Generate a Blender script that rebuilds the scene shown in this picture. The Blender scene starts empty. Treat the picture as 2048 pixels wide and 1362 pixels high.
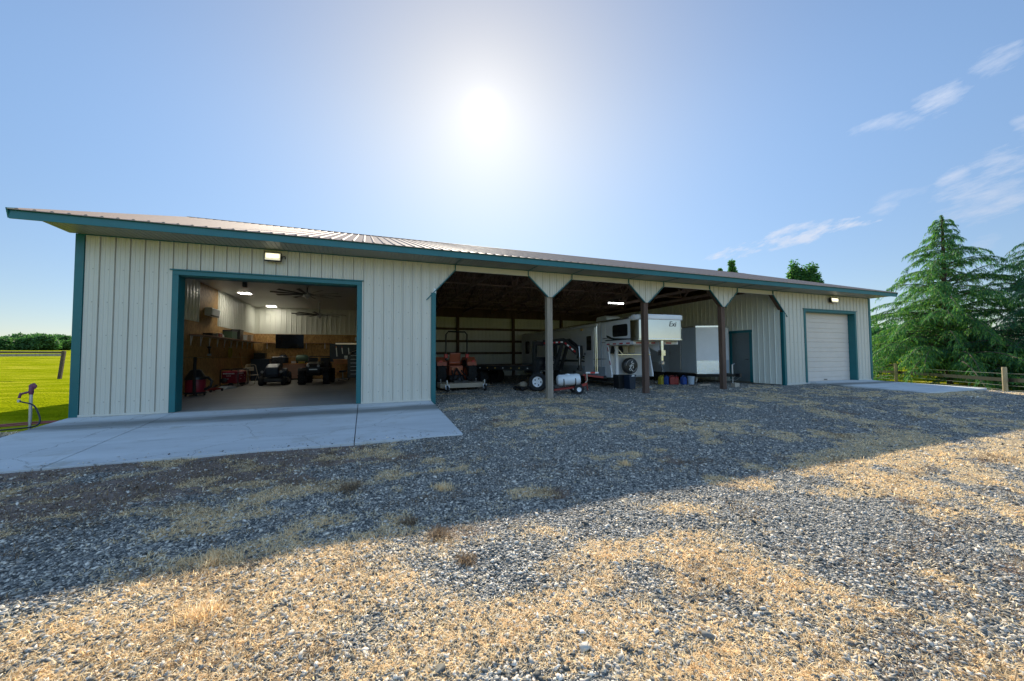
import bpy, math, random
import numpy as np
from mathutils import Vector, Matrix
R = math.radians
PI = math.pi
random.seed(7)
rng = np.random.default_rng(11)
S = bpy.context.scene
COL = S.collection

# ------------------------------------------------------------------ camera
cam = bpy.data.cameras.new('camera')
cam.sensor_width = 36; cam.lens = 759.47 / 2048 * 36
cam.clip_start = .05; cam.clip_end = 3000
co = bpy.data.objects.new('camera', cam); COL.objects.link(co)
r_ = (0.93262693, -0.36079067, -0.00609105); u_ = (-0.00878124, -0.03956772, 0.99917831); w_ = (0.36073522, 0.93180711, 0.04007011)
CAM = Vector((5.7582, -10.8477, 1.2324))
co.matrix_world = Matrix(((r_[0], u_[0], -w_[0], CAM.x), (r_[1], u_[1], -w_[1], CAM.y), (r_[2], u_[2], -w_[2], CAM.z), (0, 0, 0, 1)))
S.camera = co

# ------------------------------------------------------------------ materials
def nt(m):
    m.use_nodes = True
    return m.node_tree
def mat(name, col, rough=.6, metal=0., var=.12, scale=6., bump=0., bscale=40., spec=.5, stretch=(1, 1, 1), emit=None, estr=0., col2=None, coord='Object', coat=0.):
    m = bpy.data.materials.new(name); t = nt(m); N = t.nodes; L = t.links
    b = N['Principled BSDF']
    b.inputs['Roughness'].default_value = rough; b.inputs['Metallic'].default_value = metal
    b.inputs['Specular IOR Level'].default_value = spec
    b.inputs['Coat Weight'].default_value = coat
    tc = N.new('ShaderNodeTexCoord'); mp = N.new('ShaderNodeMapping'); mp.inputs['Scale'].default_value = stretch
    L.new(tc.outputs[coord], mp.inputs['Vector'])
    n = N.new('ShaderNodeTexNoise'); n.inputs['Scale'].default_value = scale; n.inputs['Detail'].default_value = 6
    n.inputs['Roughness'].default_value = .65
    L.new(mp.outputs[0], n.inputs['Vector'])
    rp = N.new('ShaderNodeValToRGB'); rp.color_ramp.elements[0].position = .3; rp.color_ramp.elements[1].position = .72
    c2 = col2 if col2 else tuple(min(1, c * (1 + var)) for c in col)
    c1 = col if col2 else tuple(c * (1 - var) for c in col)
    rp.color_ramp.elements[0].color = (*c1, 1); rp.color_ramp.elements[1].color = (*c2, 1)
    L.new(n.outputs['Fac'], rp.inputs['Fac']); L.new(rp.outputs[0], b.inputs['Base Color'])
    if bump:
        n2 = N.new('ShaderNodeTexNoise'); n2.inputs['Scale'].default_value = bscale; n2.inputs['Detail'].default_value = 4
        L.new(mp.outputs[0], n2.inputs['Vector'])
        bp = N.new('ShaderNodeBump'); bp.inputs['Strength'].default_value = bump; bp.inputs['Distance'].default_value = .02
        L.new(n2.outputs['Fac'], bp.inputs['Height']); L.new(bp.outputs[0], b.inputs['Normal'])
    if emit:
        b.inputs['Emission Color'].default_value = (*emit, 1); b.inputs['Emission Strength'].default_value = estr
    return m

CREAM = mat('cream_siding', (.59, .565, .485), .38, 0, .05, 1.4, stretch=(1, 1, .25))
def screws(m):
    t = m.node_tree; N = t.nodes; L = t.links; b = N['Principled BSDF']; old = b.inputs['Base Color'].links[0].from_socket
    tc = N.new('ShaderNodeTexCoord'); sp = N.new('ShaderNodeSeparateXYZ'); L.new(tc.outputs['Object'], sp.inputs[0])
    def m2(op, a, v):
        x = N.new('ShaderNodeMath'); x.operation = op; L.new(a, x.inputs[0])
        if isinstance(v, (int, float)): x.inputs[1].default_value = v
        else: L.new(v, x.inputs[1])
        return x.outputs[0]
    def cell(s, per, off):
        f = m2('FRACT', m2('ADD', m2('DIVIDE', s, per), off), 0); return m2('MULTIPLY', m2('ABSOLUTE', m2('SUBTRACT', f, .5), 0), per)
    k = m2('MULTIPLY', m2('LESS_THAN', cell(sp.outputs['X'], .254, .46), .011), m2('LESS_THAN', cell(sp.outputs['Z'], .72, .1), .011))
    x = N.new('ShaderNodeMix'); x.data_type = 'RGBA'; L.new(m2('MULTIPLY', k, .6), x.inputs['Factor']); L.new(old, x.inputs['A']); x.inputs['B'].default_value = (.2, .19, .15, 1)
    L.new(x.outputs['Result'], b.inputs['Base Color'])
screws(CREAM)
CREAM_IN = mat('cream_liner', (.74, .76, .68), .32, 0, .06, 1.2, stretch=(1, 1, .3))
TEAL = mat('teal_trim', (.003, .122, .138), .35, 0, .1, 2)
SOFFIT = mat('soffit_metal', (.26, .27, .23), .5, 0, .08, 2)
ROOFM = mat('roof_metal', (.34, .265, .225), .62, .0, .08, 1.5, spec=.03)
CEILM = mat('ceiling_metal', (.50, .51, .49), .45, 0, .05, 1)
BROWNW = mat('treated_wood', (.115, .07, .05), .8, 0, .4, 5, .4, 30, stretch=(1, 1, .12))
GREYW = mat('weathered_wood', (.30, .255, .20), .85, 0, .35, 9, .5, 40, stretch=(1, 1, .08))
TRUSSW = mat('truss_wood', (.27, .19, .165), .8, 0, .3, 4)
OSB = mat('strand_board', (.24, .125, .035), .6, 0, .3, 17, .12, 60, col2=(.62, .40, .15), stretch=(1, 1, .45))
CONC = None
BLACK = mat('black_paint', (.014, .016, .018), .35, 0, .3, 4)
DARKM = mat('dark_metal', (.035, .04, .045), .4, .4, .3, 8)
RUBBER = mat('tyre_rubber', (.017, .018, .019), .85, 0, .4, 14, .3, 60)
ORANGE = mat('orange_paint', (.42, .11, .05), .4, 0, .15, 5, coat=.2)
RED = mat('red_paint', (.27, .025, .02), .4, 0, .2, 6)
REDP = mat('red_plastic', (.26, .012, .03), .45, 0, .15, 6)
WHITEP = mat('white_paint', (.78, .79, .80), .3, 0, .04, 2)
WHITEPL = mat('white_plastic', (.72, .76, .78), .35, 0, .06, 3)
GREYP = mat('grey_panel', (.38, .43, .47), .35, 0, .05, 2)
BLUEGREY = mat('blue_grey_panel', (.46, .54, .60), .35, 0, .05, 2)
ALU = mat('bright_aluminium', (.80, .81, .82), .22, 1, .05, 5, .05, 8)
STEEL = mat('galvanised_steel', (.52, .54, .55), .4, .9, .1, 8)
POLISH = mat('polished_steel', (.66, .68, .68), .05, 1, .03, 3, .02, 2)
TREAD = mat('diamond_plate', (.78, .80, .78), .26, 1, .06, 12, .5, 55)
GLASSD = mat('dark_glass', (.012, .014, .017), .08, 0, .1, 2)
TANWOOD = mat('bench_wood', (.50, .24, .10), .55, 0, .25, 7, stretch=(.3, 2, 2))
CABW = mat('cabinet_wood', (.34, .20, .15), .5, 0, .1, 4)
NAVY = mat('navy_plastic', (.012, .026, .05), .4, 0, .2, 4)
TANP = mat('tan_paint', (.42, .36, .27), .5, 0, .1, 5)
DOORTAN = mat('tan_door_panel', (.66, .58, .505), .4, 0, .04, 2)
DOORGREY = mat('grey_door_paint', (.12, .145, .145), .45, 0, .05, 2)
YEL = mat('yellow_plastic', (.40, .33, .03), .45, 0, .1, 6)
BLU = mat('blue_plastic', (.02, .065, .26), .45, 0, .1, 6)
GREENP = mat('green_paint', (.06, .13, .09), .45, 0, .1, 4)
LAMP = mat('lit_panel', (.9, .88, .8), .5, 0, .02, 2, emit=(1., .93, .80), estr=26)
LAMPSOFT = mat('lit_flood_glass', (.8, .8, .7), .4, 0, .05, 6, emit=(1., .88, .55), estr=.38)
LAMPHOT = mat('lit_flood_tube', (.9, .9, .8), .4, 0, .02, 6, emit=(1., .92, .70), estr=1.2)
TUBE = mat('lit_tube', (.9, .9, .9), .4, 0, .02, 6, emit=(.95, 1., .96), estr=13)
HEADL = mat('headlamp_glass', (.40, .41, .43), .12, 0, .05, 6)
REFR = mat('red_reflector', (.5, .015, .02), .3, 0, .1, 30)
REFW = mat('white_reflector', (.85, .85, .82), .3, 0, .05, 30)
AMBER = mat('amber_lens', (.75, .5, .15), .25, 0, .1, 20)
BARK = mat('bark', (.085, .06, .045), .9, 0, .4, 9, .6, 30)
POSTW = mat('fence_post_wood', (.36, .30, .17), .85, 0, .3, 8, .4, 30, stretch=(1, 1, .2))
PLUM = mat('maroon_paint', (.16, .035, .08), .45, 0, .2, 20)
HOSER = mat('red_hose', (.26, .06, .05), .5, 0, .1, 10)
HOSEB = mat('black_hose', (.015, .02, .025), .4, 0, .1, 10)

def leafmat(name, a, b, c, trans=.35):
    m = bpy.data.materials.new(name); t = nt(m); N = t.nodes; L = t.links
    out = N['Material Output']; bs = N['Principled BSDF']; bs.inputs['Roughness'].default_value = .55
    bs.inputs['Specular IOR Level'].default_value = .25
    g = N.new('ShaderNodeNewGeometry'); rp = N.new('ShaderNodeValToRGB')
    e = rp.color_ramp.elements; e[0].color = (*a, 1); e[1].color = (*c, 1); k = rp.color_ramp.elements.new(.55); k.color = (*b, 1)
    L.new(g.outputs['Random Per Island'], rp.inputs['Fac']); L.new(rp.outputs[0], bs.inputs['Base Color'])
    tr = N.new('ShaderNodeBsdfTranslucent')
    hs = N.new('ShaderNodeHueSaturation'); hs.inputs['Value'].default_value = 1.7; hs.inputs['Saturation'].default_value = 1.15
    L.new(rp.outputs[0], hs.inputs['Color']); L.new(hs.outputs[0], tr.inputs['Color'])
    mx = N.new('ShaderNodeMixShader'); mx.inputs[0].default_value = trans
    L.new(bs.outputs[0], mx.inputs[1]); L.new(tr.outputs[0], mx.inputs[2]); L.new(mx.outputs[0], out.inputs['Surface'])
    return m
CEDAR = leafmat('cedar_needles', (.032, .105, .055), (.07, .19, .06), (.21, .36, .07), .45)
CEDAR2 = leafmat('blue_cedar_needles', (.022, .085, .055), (.04, .13, .07), (.10, .23, .07), .4)
BROAD = leafmat('broad_leaves', (.04, .12, .045), (.07, .18, .055), (.14, .27, .06), .4)
GROVEL = leafmat('grove_leaves', (.04, .11, .035), (.07, .16, .05), (.12, .23, .07), .35)
STRAW = leafmat('straw_blades', (.54, .39, .21), (.82, .65, .40), (.95, .85, .62), .42)
GRASSB = leafmat('grass_blades', (.20, .28, .008), (.32, .38, .012), (.48, .48, .05), .45)

# ------------------------------------------------------------------ mesh helper
def basis(a):
    a = Vector(a).normalized(); h = Vector((0, 0, 1)) if abs(a.z) < .9 else Vector((1, 0, 0))
    x = h.cross(a).normalized(); y = a.cross(x)
    return x, y, a
class MB:
    def __init__(s): s.v = []; s.f = []
    def add(s, v, f):
        o = len(s.v); s.v += [tuple(p) for p in v]; s.f += [tuple(i + o for i in q) for q in f]; return s
    def box(s, x0, x1, y0, y1, z0, z1):
        return s.add([(x0, y0, z0), (x1, y0, z0), (x1, y1, z0), (x0, y1, z0), (x0, y0, z1), (x1, y0, z1), (x1, y1, z1), (x0, y1, z1)],
                     [(0, 3, 2, 1), (4, 5, 6, 7), (0, 1, 5, 4), (1, 2, 6, 5), (2, 3, 7, 6), (3, 0, 4, 7)])
    def bar(s, p0, p1, w, h, up=(0, 0, 1)):
        p0, p1 = Vector(p0), Vector(p1); a = (p1 - p0).normalized(); up = Vector(up)
        if abs(a.dot(up)) > .98: up = Vector((0, 1, 0))
        x = a.cross(up).normalized(); y = x.cross(a)
        q = [(-w / 2, -h / 2), (w / 2, -h / 2), (w / 2, h / 2), (-w / 2, h / 2)]
        v = [p0 + x * i + y * j for i, j in q] + [p1 + x * i + y * j for i, j in q]
        return s.add(v, [(3, 2, 1, 0), (4, 5, 6, 7), (0, 1, 5, 4), (1, 2, 6, 5), (2, 3, 7, 6), (3, 0, 4, 7)])
    def lathe(s, c, ax, prof, n=16, cap=True):
        x, y, a = basis(ax); c = Vector(c); v = []; f = []
        for r, h in prof:
            for k in range(n):
                t = 2 * PI * k / n; v.append(c + a * h + (x * math.cos(t) + y * math.sin(t)) * r)
        for i in range(len(prof) - 1):
            for k in range(n):
                k2 = (k + 1) % n; f.append((i * n + k, i * n + k2, (i + 1) * n + k2, (i + 1) * n + k))
        if cap: f += [tuple(range(n - 1, -1, -1)), tuple((len(prof) - 1) * n + k for k in range(n))]
        return s.add(v, f)
    def cyl(s, p0, p1, r0, r1=None, n=12):
        p0, p1 = Vector(p0), Vector(p1); d = p1 - p0
        return s.lathe(p0, d, [(r0, 0), (r0 if r1 is None else r1, d.length)], n)
    def tube(s, pts, r, n=7, r1=None):
        pts = [Vector(p) for p in pts]; m = len(pts); v = []; f = []; px = None
        for i, p in enumerate(pts):
            d = (pts[min(i + 1, m - 1)] - pts[max(i - 1, 0)]).normalized()
            if px is None: px, py, _ = basis(d)
            else:
                px = (px - d * px.dot(d)).normalized(); py = d.cross(px)
            rr = r if r1 is None else r + (r1 - r) * i / (m - 1)
            for k in range(n):
                t = 2 * PI * k / n; v.append(p + (px * math.cos(t) + py * math.sin(t)) * rr)
        for i in range(m - 1):
            for k in range(n):
                k2 = (k + 1) % n; f.append((i * n + k, i * n + k2, (i + 1) * n + k2, (i + 1) * n + k))
        f += [tuple(range(n - 1, -1, -1)), tuple((m - 1) * n + k for k in range(n))]
        return s.add(v, f)
    def prism(s, poly, ax, a0, a1):
        # poly of 2-D points; ax 0: (y,z), 1: (x,z), 2: (x,y)
        def P(p, a): return (a, p[0], p[1]) if ax == 0 else (p[0], a, p[1]) if ax == 1 else (p[0], p[1], a)
        n = len(poly); v = [P(p, a0) for p in poly] + [P(p, a1) for p in poly]
        return s.add(v, [tuple(range(n - 1, -1, -1)), tuple(range(n, 2 * n))] + [(i, (i + 1) % n, n + (i + 1) % n, n + i) for i in range(n)])
    def build(s, name, m, parent=None, bevel=0, smooth=False, loc=None):
        me = bpy.data.meshes.new(name); me.from_pydata(s.v, [], s.f); me.update()
        return link(name, me, m, parent, bevel, smooth, loc)
def fixn(me):
    import bmesh
    b = bmesh.new(); b.from_mesh(me); bmesh.ops.recalc_face_normals(b, faces=b.faces[:]); b.to_mesh(me); b.free()
def link(name, me, m, parent=None, bevel=0, smooth=False, loc=None):
    if len(me.polygons) < 6000: fixn(me)
    me.materials.append(m)
    o = bpy.data.objects.new(name, me); COL.objects.link(o)
    if parent: o.parent = parent
    if loc: o.location = loc
    if smooth:
        for p in me.polygons: p.use_smooth = True
        try: me.set_sharp_from_angle(angle=R(38))
        except Exception: pass
    if bevel:
        b = o.modifiers.new('bevel', 'BEVEL'); b.width = bevel; b.segments = 2; b.limit_method = 'ANGLE'; b.angle_limit = R(40)
    return o
def raw(name, V, F, m, parent=None, smooth=False):
    # V (n,3) floats, F (k,q) ints, all faces with the same corner count
    V = np.asarray(V, np.float32); F = np.asarray(F, np.int32); q = F.shape[1]
    me = bpy.data.meshes.new(name)
    me.vertices.add(len(V)); me.vertices.foreach_set('co', V.ravel())
    me.loops.add(F.size); me.loops.foreach_set('vertex_index', F.ravel())
    me.polygons.add(len(F)); me.polygons.foreach_set('loop_start', np.arange(0, F.size, q, dtype=np.int32))
    try: me.polygons.foreach_set('loop_total', np.full(len(F), q, np.int32))
    except Exception: pass
    me.update(calc_edges=True); me.validate()
    if smooth: me.polygons.foreach_set('use_smooth', np.ones(len(F), bool))
    me.materials.append(m)
    o = bpy.data.objects.new(name, me); COL.objects.link(o)
    if parent: o.parent = parent
    return o
def tag(o, label=None, cat=None, group=None, kind=None):
    if label: o['label'] = label
    if cat: o['category'] = cat
    if group: o['group'] = group
    if kind: o['kind'] = kind
    return o
def thing(name, label, cat, loc=(0, 0, 0), rz=0, group=None):
    o = bpy.data.objects.new(name, None); o.empty_display_size = .2; COL.objects.link(o)
    o.location = loc; o.rotation_euler = (0, 0, rz)
    return tag(o, label, cat, group)
def dup(root, loc, rz=None, label=None, scale=None):
    def cp(o, par):
        c = o.copy(); COL.objects.link(c)
        if par: c.parent = par
        for k in list(o.children): cp(k, c)
        return c
    r = cp(root, None); r.location = loc
    if rz is not None: r.rotation_euler = (0, 0, rz)
    if scale: r.scale = scale
    if label: r['label'] = label
    return r

# ------------------------------------------------------------------ noise
def vnoise(x, y, seed=0):
    xi = np.floor(x).astype(np.int64); yi = np.floor(y).astype(np.int64); fx = x - xi; fy = y - yi
    def h(a, b):
        n = (a * 374761393 + b * 668265263 + seed * 1274126177) & 0xffffffff
        n = ((n ^ (n >> 13)) * 1274126177) & 0xffffffff
        return ((n ^ (n >> 16)) & 0xffff) / 65535.
    sx = fx * fx * (3 - 2 * fx); sy = fy * fy * (3 - 2 * fy)
    return (h(xi, yi) * (1 - sx) + h(xi + 1, yi) * sx) * (1 - sy) + (h(xi, yi + 1) * (1 - sx) + h(xi + 1, yi + 1) * sx) * sy
def fbm(x, y, seed=0, o=4):
    s = 0; a = .5; t = 0
    for i in range(o):
        s = s + a * vnoise(x * 2 ** i, y * 2 ** i, seed + i); t += a; a *= .5
    return s / t

# ------------------------------------------------------------------ ground
XK = np.array([-15, 0, 8, 20, 24, 28, 33, 40, 80.]); YK = np.array([-40, -25, -11, -7.4, -3.8, 0, 6, 14.])
ZK = np.array([[-1.3, -.85, -.50, -.38, -.27, -.12, -.05, 0],
               [-1.3, -.85, -.50, -.38, -.27, -.10, -.13, -.1],
               [-1.3, -.85, -.50, -.38, -.27, -.13, -.13, -.1],
               [-1.3, -.85, -.50, -.38, -.20, -.13, -.13, -.1],
               [-1.3, -.85, -.50, -.37, -.16, -.06, -.13, -.1],
               [-1.4, -.95, -.60, -.42, -.19, -.07, -.2, -.2],
               [-1.7, -1.4, -1.1, -.92, -.72, -.58, -.6, -.6],
               [-1.8, -1.5, -1.2, -1.0, -.80, -.66, -.7, -.7],
               [-1.9, -1.6, -1.3, -1.1, -.9, -.75, -.8, -.8]])
def gz(x, y):
    x = np.clip(np.asarray(x, float), XK[0], XK[-1] - 1e-6); y = np.clip(np.asarray(y, float), YK[0], YK[-1] - 1e-6)
    i = np.clip(np.searchsorted(XK, x, 'right') - 1, 0, len(XK) - 2); j = np.clip(np.searchsorted(YK, y, 'right') - 1, 0, len(YK) - 2)
    a = (x - XK[i]) / (XK[i + 1] - XK[i]); b = (y - YK[j]) / (YK[j + 1] - YK[j])
    return (ZK[i, j] * (1 - a) + ZK[i + 1, j] * a) * (1 - b) + (ZK[i, j + 1] * (1 - a) + ZK[i + 1, j + 1] * a) * b
def gzr(x, y):
    return gz(x, y) + (fbm(x * 1.3, y * 1.3, 5) - .5) * .05 * np.clip((-np.asarray(y, float) - .3) / 1.5, .15, 1)
def sstep(a, b, v):
    t = np.clip((v - a) / (b - a), 0, 1); return t * t * (3 - 2 * t)
def straw(x, y):
    # how much dry grass covers the gravel
    x = np.asarray(x, float); y = np.asarray(y, float)
    n = fbm(x * .9 + 3.1, y * 1.5, 21, 5); n2 = fbm(x * .35, y * .6 + 7, 33, 3)
    yt = np.interp(x, [0, 7.2, 8.5, 9.2, 9.9, 10.8, 11.3, 14], [-7.5, -7.6, -7.0, -6.9, -7.4, -8.2, -9.0, -11])
    yb = np.interp(x, [0, 7.2, 8.4, 8.7, 9.1, 9.4, 14], [-7.9, -8.0, -8.0, -8.7, -9.3, -9.7, -14])
    w = (fbm(x * 2.2, y * 2.2, 77) - .5) * .55
    band = sstep(-.15, .15, yt - y + w) * sstep(-.15, .15, y - yb + w) * sstep(6.6, 8.2, x)
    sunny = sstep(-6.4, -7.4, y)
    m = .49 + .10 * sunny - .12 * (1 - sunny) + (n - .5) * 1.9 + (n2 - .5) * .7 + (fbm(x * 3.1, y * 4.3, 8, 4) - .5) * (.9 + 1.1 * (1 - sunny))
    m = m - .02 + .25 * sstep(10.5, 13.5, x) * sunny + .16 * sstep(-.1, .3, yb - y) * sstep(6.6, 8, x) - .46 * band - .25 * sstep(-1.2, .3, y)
    return np.clip((m - .30) / .55, 0, 1)
def soil(x, y):
    s = sstep(9, 3, np.asarray(x, float)) * sstep(-6.6, -4.6, np.asarray(y, float)) * sstep(-3.3, -3.9, np.asarray(y, float))
    return np.clip(s * 1.55 * fbm(x * 1.1, y * 1.6, 91) + sstep(.62, .85, fbm(x * 1.4, y * 1.9, 55)) * .7, 0, 1)

def groundmat():
    m = bpy.data.materials.new('gravel_ground'); t = nt(m); N = t.nodes; L = t.links; b = N['Principled BSDF']
    b.inputs['Roughness'].default_value = .9; b.inputs['Specular IOR Level'].default_value = .25
    g = N.new('ShaderNodeNewGeometry'); P = g.outputs['Position']
    def vor(sc, feat='F1'):
        v = N.new('ShaderNodeTexVoronoi'); v.inputs['Scale'].default_value = sc; v.feature = feat; L.new(P, v.inputs['Vector']); return v
    def ramp(src, pts):
        r = N.new('ShaderNodeValToRGB'); e = r.color_ramp.elements
        e[0].position, e[0].color = pts[0][0], (*pts[0][1], 1); e[1].position, e[1].color = pts[-1][0], (*pts[-1][1], 1)
        for p, c in pts[1:-1]:
            k = e.new(p); k.color = (*c, 1)
        L.new(src, r.inputs['Fac']); return r.outputs[0]
    def mix(f, a, c):
        x = N.new('ShaderNodeMix'); x.data_type = 'RGBA'; L.new(f, x.inputs['Factor']); L.new(a, x.inputs['A']); L.new(c, x.inputs['B']); return x.outputs['Result']
    def noise(sc, det=5, rough=.6):
        n = N.new('ShaderNodeTexNoise'); n.inputs['Scale'].default_value = sc; n.inputs['Detail'].default_value = det; n.inputs['Roughness'].default_value = rough
        L.new(P, n.inputs['Vector']); return n.outputs['Fac']
    def math_(op, a, c=None, v=None):
        x = N.new('ShaderNodeMath'); x.operation = op; L.new(a, x.inputs[0])
        if c is not None: L.new(c, x.inputs[1])
        if v is not None: x.inputs[1].default_value = v
        return x.outputs[0]
    v1 = vor(34); v2 = vor(75)
    sep = N.new('ShaderNodeSeparateColor'); L.new(v1.outputs['Color'], sep.inputs[0])
    sep2 = N.new('ShaderNodeSeparateColor'); L.new(v2.outputs['Color'], sep2.inputs[0])
    stops = [(0, (.04, .045, .042)), (.4, (.15, .155, .145)), (.75, (.33, .32, .285)), (1, (.62, .57, .49))]
    gravel = mix(math_('GREATER_THAN', noise(9, 3), v=.5), ramp(sep.outputs[0], stops), ramp(sep2.outputs[0], stops))
    st = ramp(noise(120, 6, .7), [(.3, (.34, .22, .11)), (.5, (.62, .46, .25)), (.7, (.80, .66, .42))])
    so = ramp(noise(30, 6, .7), [(.3, (.16, .125, .11)), (.7, (.34, .25, .19))])
    a = N.new('ShaderNodeAttribute'); a.attribute_name = 'straw'; a2 = N.new('ShaderNodeAttribute'); a2.attribute_name = 'soil'
    sf = math_('MULTIPLY', math_('GREATER_THAN', math_('ADD', a.outputs['Fac'], noise(38, 6, .75)), v=.93), v=.8)
    c = mix(math_('GREATER_THAN', math_('ADD', a2.outputs['Fac'], noise(16, 6, .7)), v=.98), gravel, so)
    c = mix(sf, c, st)
    L.new(c, b.inputs['Base Color'])
    h = math_('ADD', v1.outputs['Distance'], v2.outputs['Distance'])
    bp = N.new('ShaderNodeBump'); bp.inputs['Strength'].default_value = .9; bp.inputs['Distance'].default_value = .02; bp.invert = True
    L.new(h, bp.inputs['Height']); L.new(bp.outputs[0], b.inputs['Normal'])
    return m
def grid(name, xs, ys, zf, m, keep=None, attrs=None):
    X, Y = np.meshgrid(xs, ys, indexing='ij'); V = np.stack([X, Y, zf(X, Y)], -1).reshape(-1, 3)
    n = len(ys); i, j = np.meshgrid(np.arange(len(xs) - 1), np.arange(n - 1), indexing='ij'); i = i.ravel(); j = j.ravel()
    F = np.stack([i * n + j, (i + 1) * n + j, (i + 1) * n + j + 1, i * n + j + 1], 1)
    if keep is not None:
        cx = (xs[i] + xs[i + 1]) / 2; cy = (ys[j] + ys[j + 1]) / 2; F = F[keep(cx, cy)]
    o = raw(name, V, F, m, smooth=True)
    if len(o.data.vertices) == len(V) and attrs:
        for k, fn in attrs.items():
            a = o.data.attributes.new(k, 'FLOAT', 'POINT'); a.data.foreach_set('value', fn(V[:, 0], V[:, 1]).astype(np.float32))
    return o
xs = np.unique(np.round(np.concatenate([np.arange(-14, 1, .25), np.arange(1, 19, .11), np.arange(19, 36.01, .25)]), 3))
ys = np.unique(np.round(np.concatenate([np.arange(-24, -11, .5), np.arange(-11, -3, .1), np.arange(-3, 13.4, .25)]), 3))
ground = grid('gravel_yard', xs, ys, gzr, groundmat(),
              keep=lambda x, y: ~((x < -.15) & (y > -.6 + (vnoise(x * 1.5, y * 0 + 3) - .5))) & ~((x > .2) & (x < 7.2) & (y > -3.5)) & ~((x > 28.6) & (y > 1.5)) & ~((x > 22.6) & (y > .4)),
              attrs={'straw': straw, 'soil': soil})
tag(ground, kind='structure')
def fieldmat():
    m = bpy.data.materials.new('pasture_grass'); t = nt(m); N = t.nodes; L = t.links; b = N['Principled BSDF']
    b.inputs['Roughness'].default_value = .95; b.inputs['Specular IOR Level'].default_value = .0
    g = N.new('ShaderNodeNewGeometry'); mp = N.new('ShaderNodeMapping'); mp.inputs['Scale'].default_value = (.25, .8, .5); mp.inputs['Rotation'].default_value = (0, 0, R(25))
    L.new(g.outputs['Position'], mp.inputs['Vector'])
    n = N.new('ShaderNodeTexNoise'); n.inputs['Scale'].default_value = .9; n.inputs['Detail'].default_value = 9; n.inputs['Roughness'].default_value = .72
    L.new(mp.outputs[0], n.inputs['Vector'])
    rp = N.new('ShaderNodeValToRGB'); e = rp.color_ramp.elements
    e[0].position = .32; e[0].color = (.10, .15, .003, 1); e[1].position = .66; e[1].color = (.46, .41, .045, 1); k = e.new(.5); k.color = (.26, .29, .005, 1)
    L.new(n.outputs['Fac'], rp.inputs['Fac']); L.new(rp.outputs[0], b.inputs['Base Color'])
    n2 = N.new('ShaderNodeTexNoise'); n2.inputs['Scale'].default_value = 14; n2.inputs['Detail'].default_value = 5; L.new(g.outputs['Position'], n2.inputs['Vector'])
    bp = N.new('ShaderNodeBump'); bp.inputs['Strength'].default_value = .8; bp.inputs['Distance'].default_value = .12
    L.new(n2.outputs['Fac'], bp.inputs['Height']); L.new(bp.outputs[0], b.inputs['Normal'])
    return m
def fz(x, y):
    d = np.hypot(x, y); z = gz(x, y) - .05
    w = sstep(-1, -6, x); w2 = sstep(-14, -40, x)
    hill = -.02 + np.clip((d - 22), 0, 200) * .0237 * sstep(22, 60, d)
    far = sstep(60, 200, d)
    return z * (1 - w) * (1 - far) + hill * w + far * (1 - w) * -.8 - .06 * (1 - w)
rr = np.concatenate([np.arange(0, 30, .8), 30 * 1.09 ** np.arange(0, 42)])
th = np.linspace(0, 2 * PI, 181)
Rr, Th = np.meshgrid(rr, th, indexing='ij'); X = Rr * np.cos(Th); Y = Rr * np.sin(Th)
V = np.stack([X, Y, fz(X, Y)], -1).reshape(-1, 3); n = len(th)
i, j = np.meshgrid(np.arange(len(rr) - 1), np.arange(n - 1), indexing='ij'); i = i.ravel(); j = j.ravel()
tag(raw('grass_field', V, np.stack([i * n + j, (i + 1) * n + j, (i + 1) * n + j + 1, i * n + j + 1], 1), fieldmat(), smooth=True), kind='structure')

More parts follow.
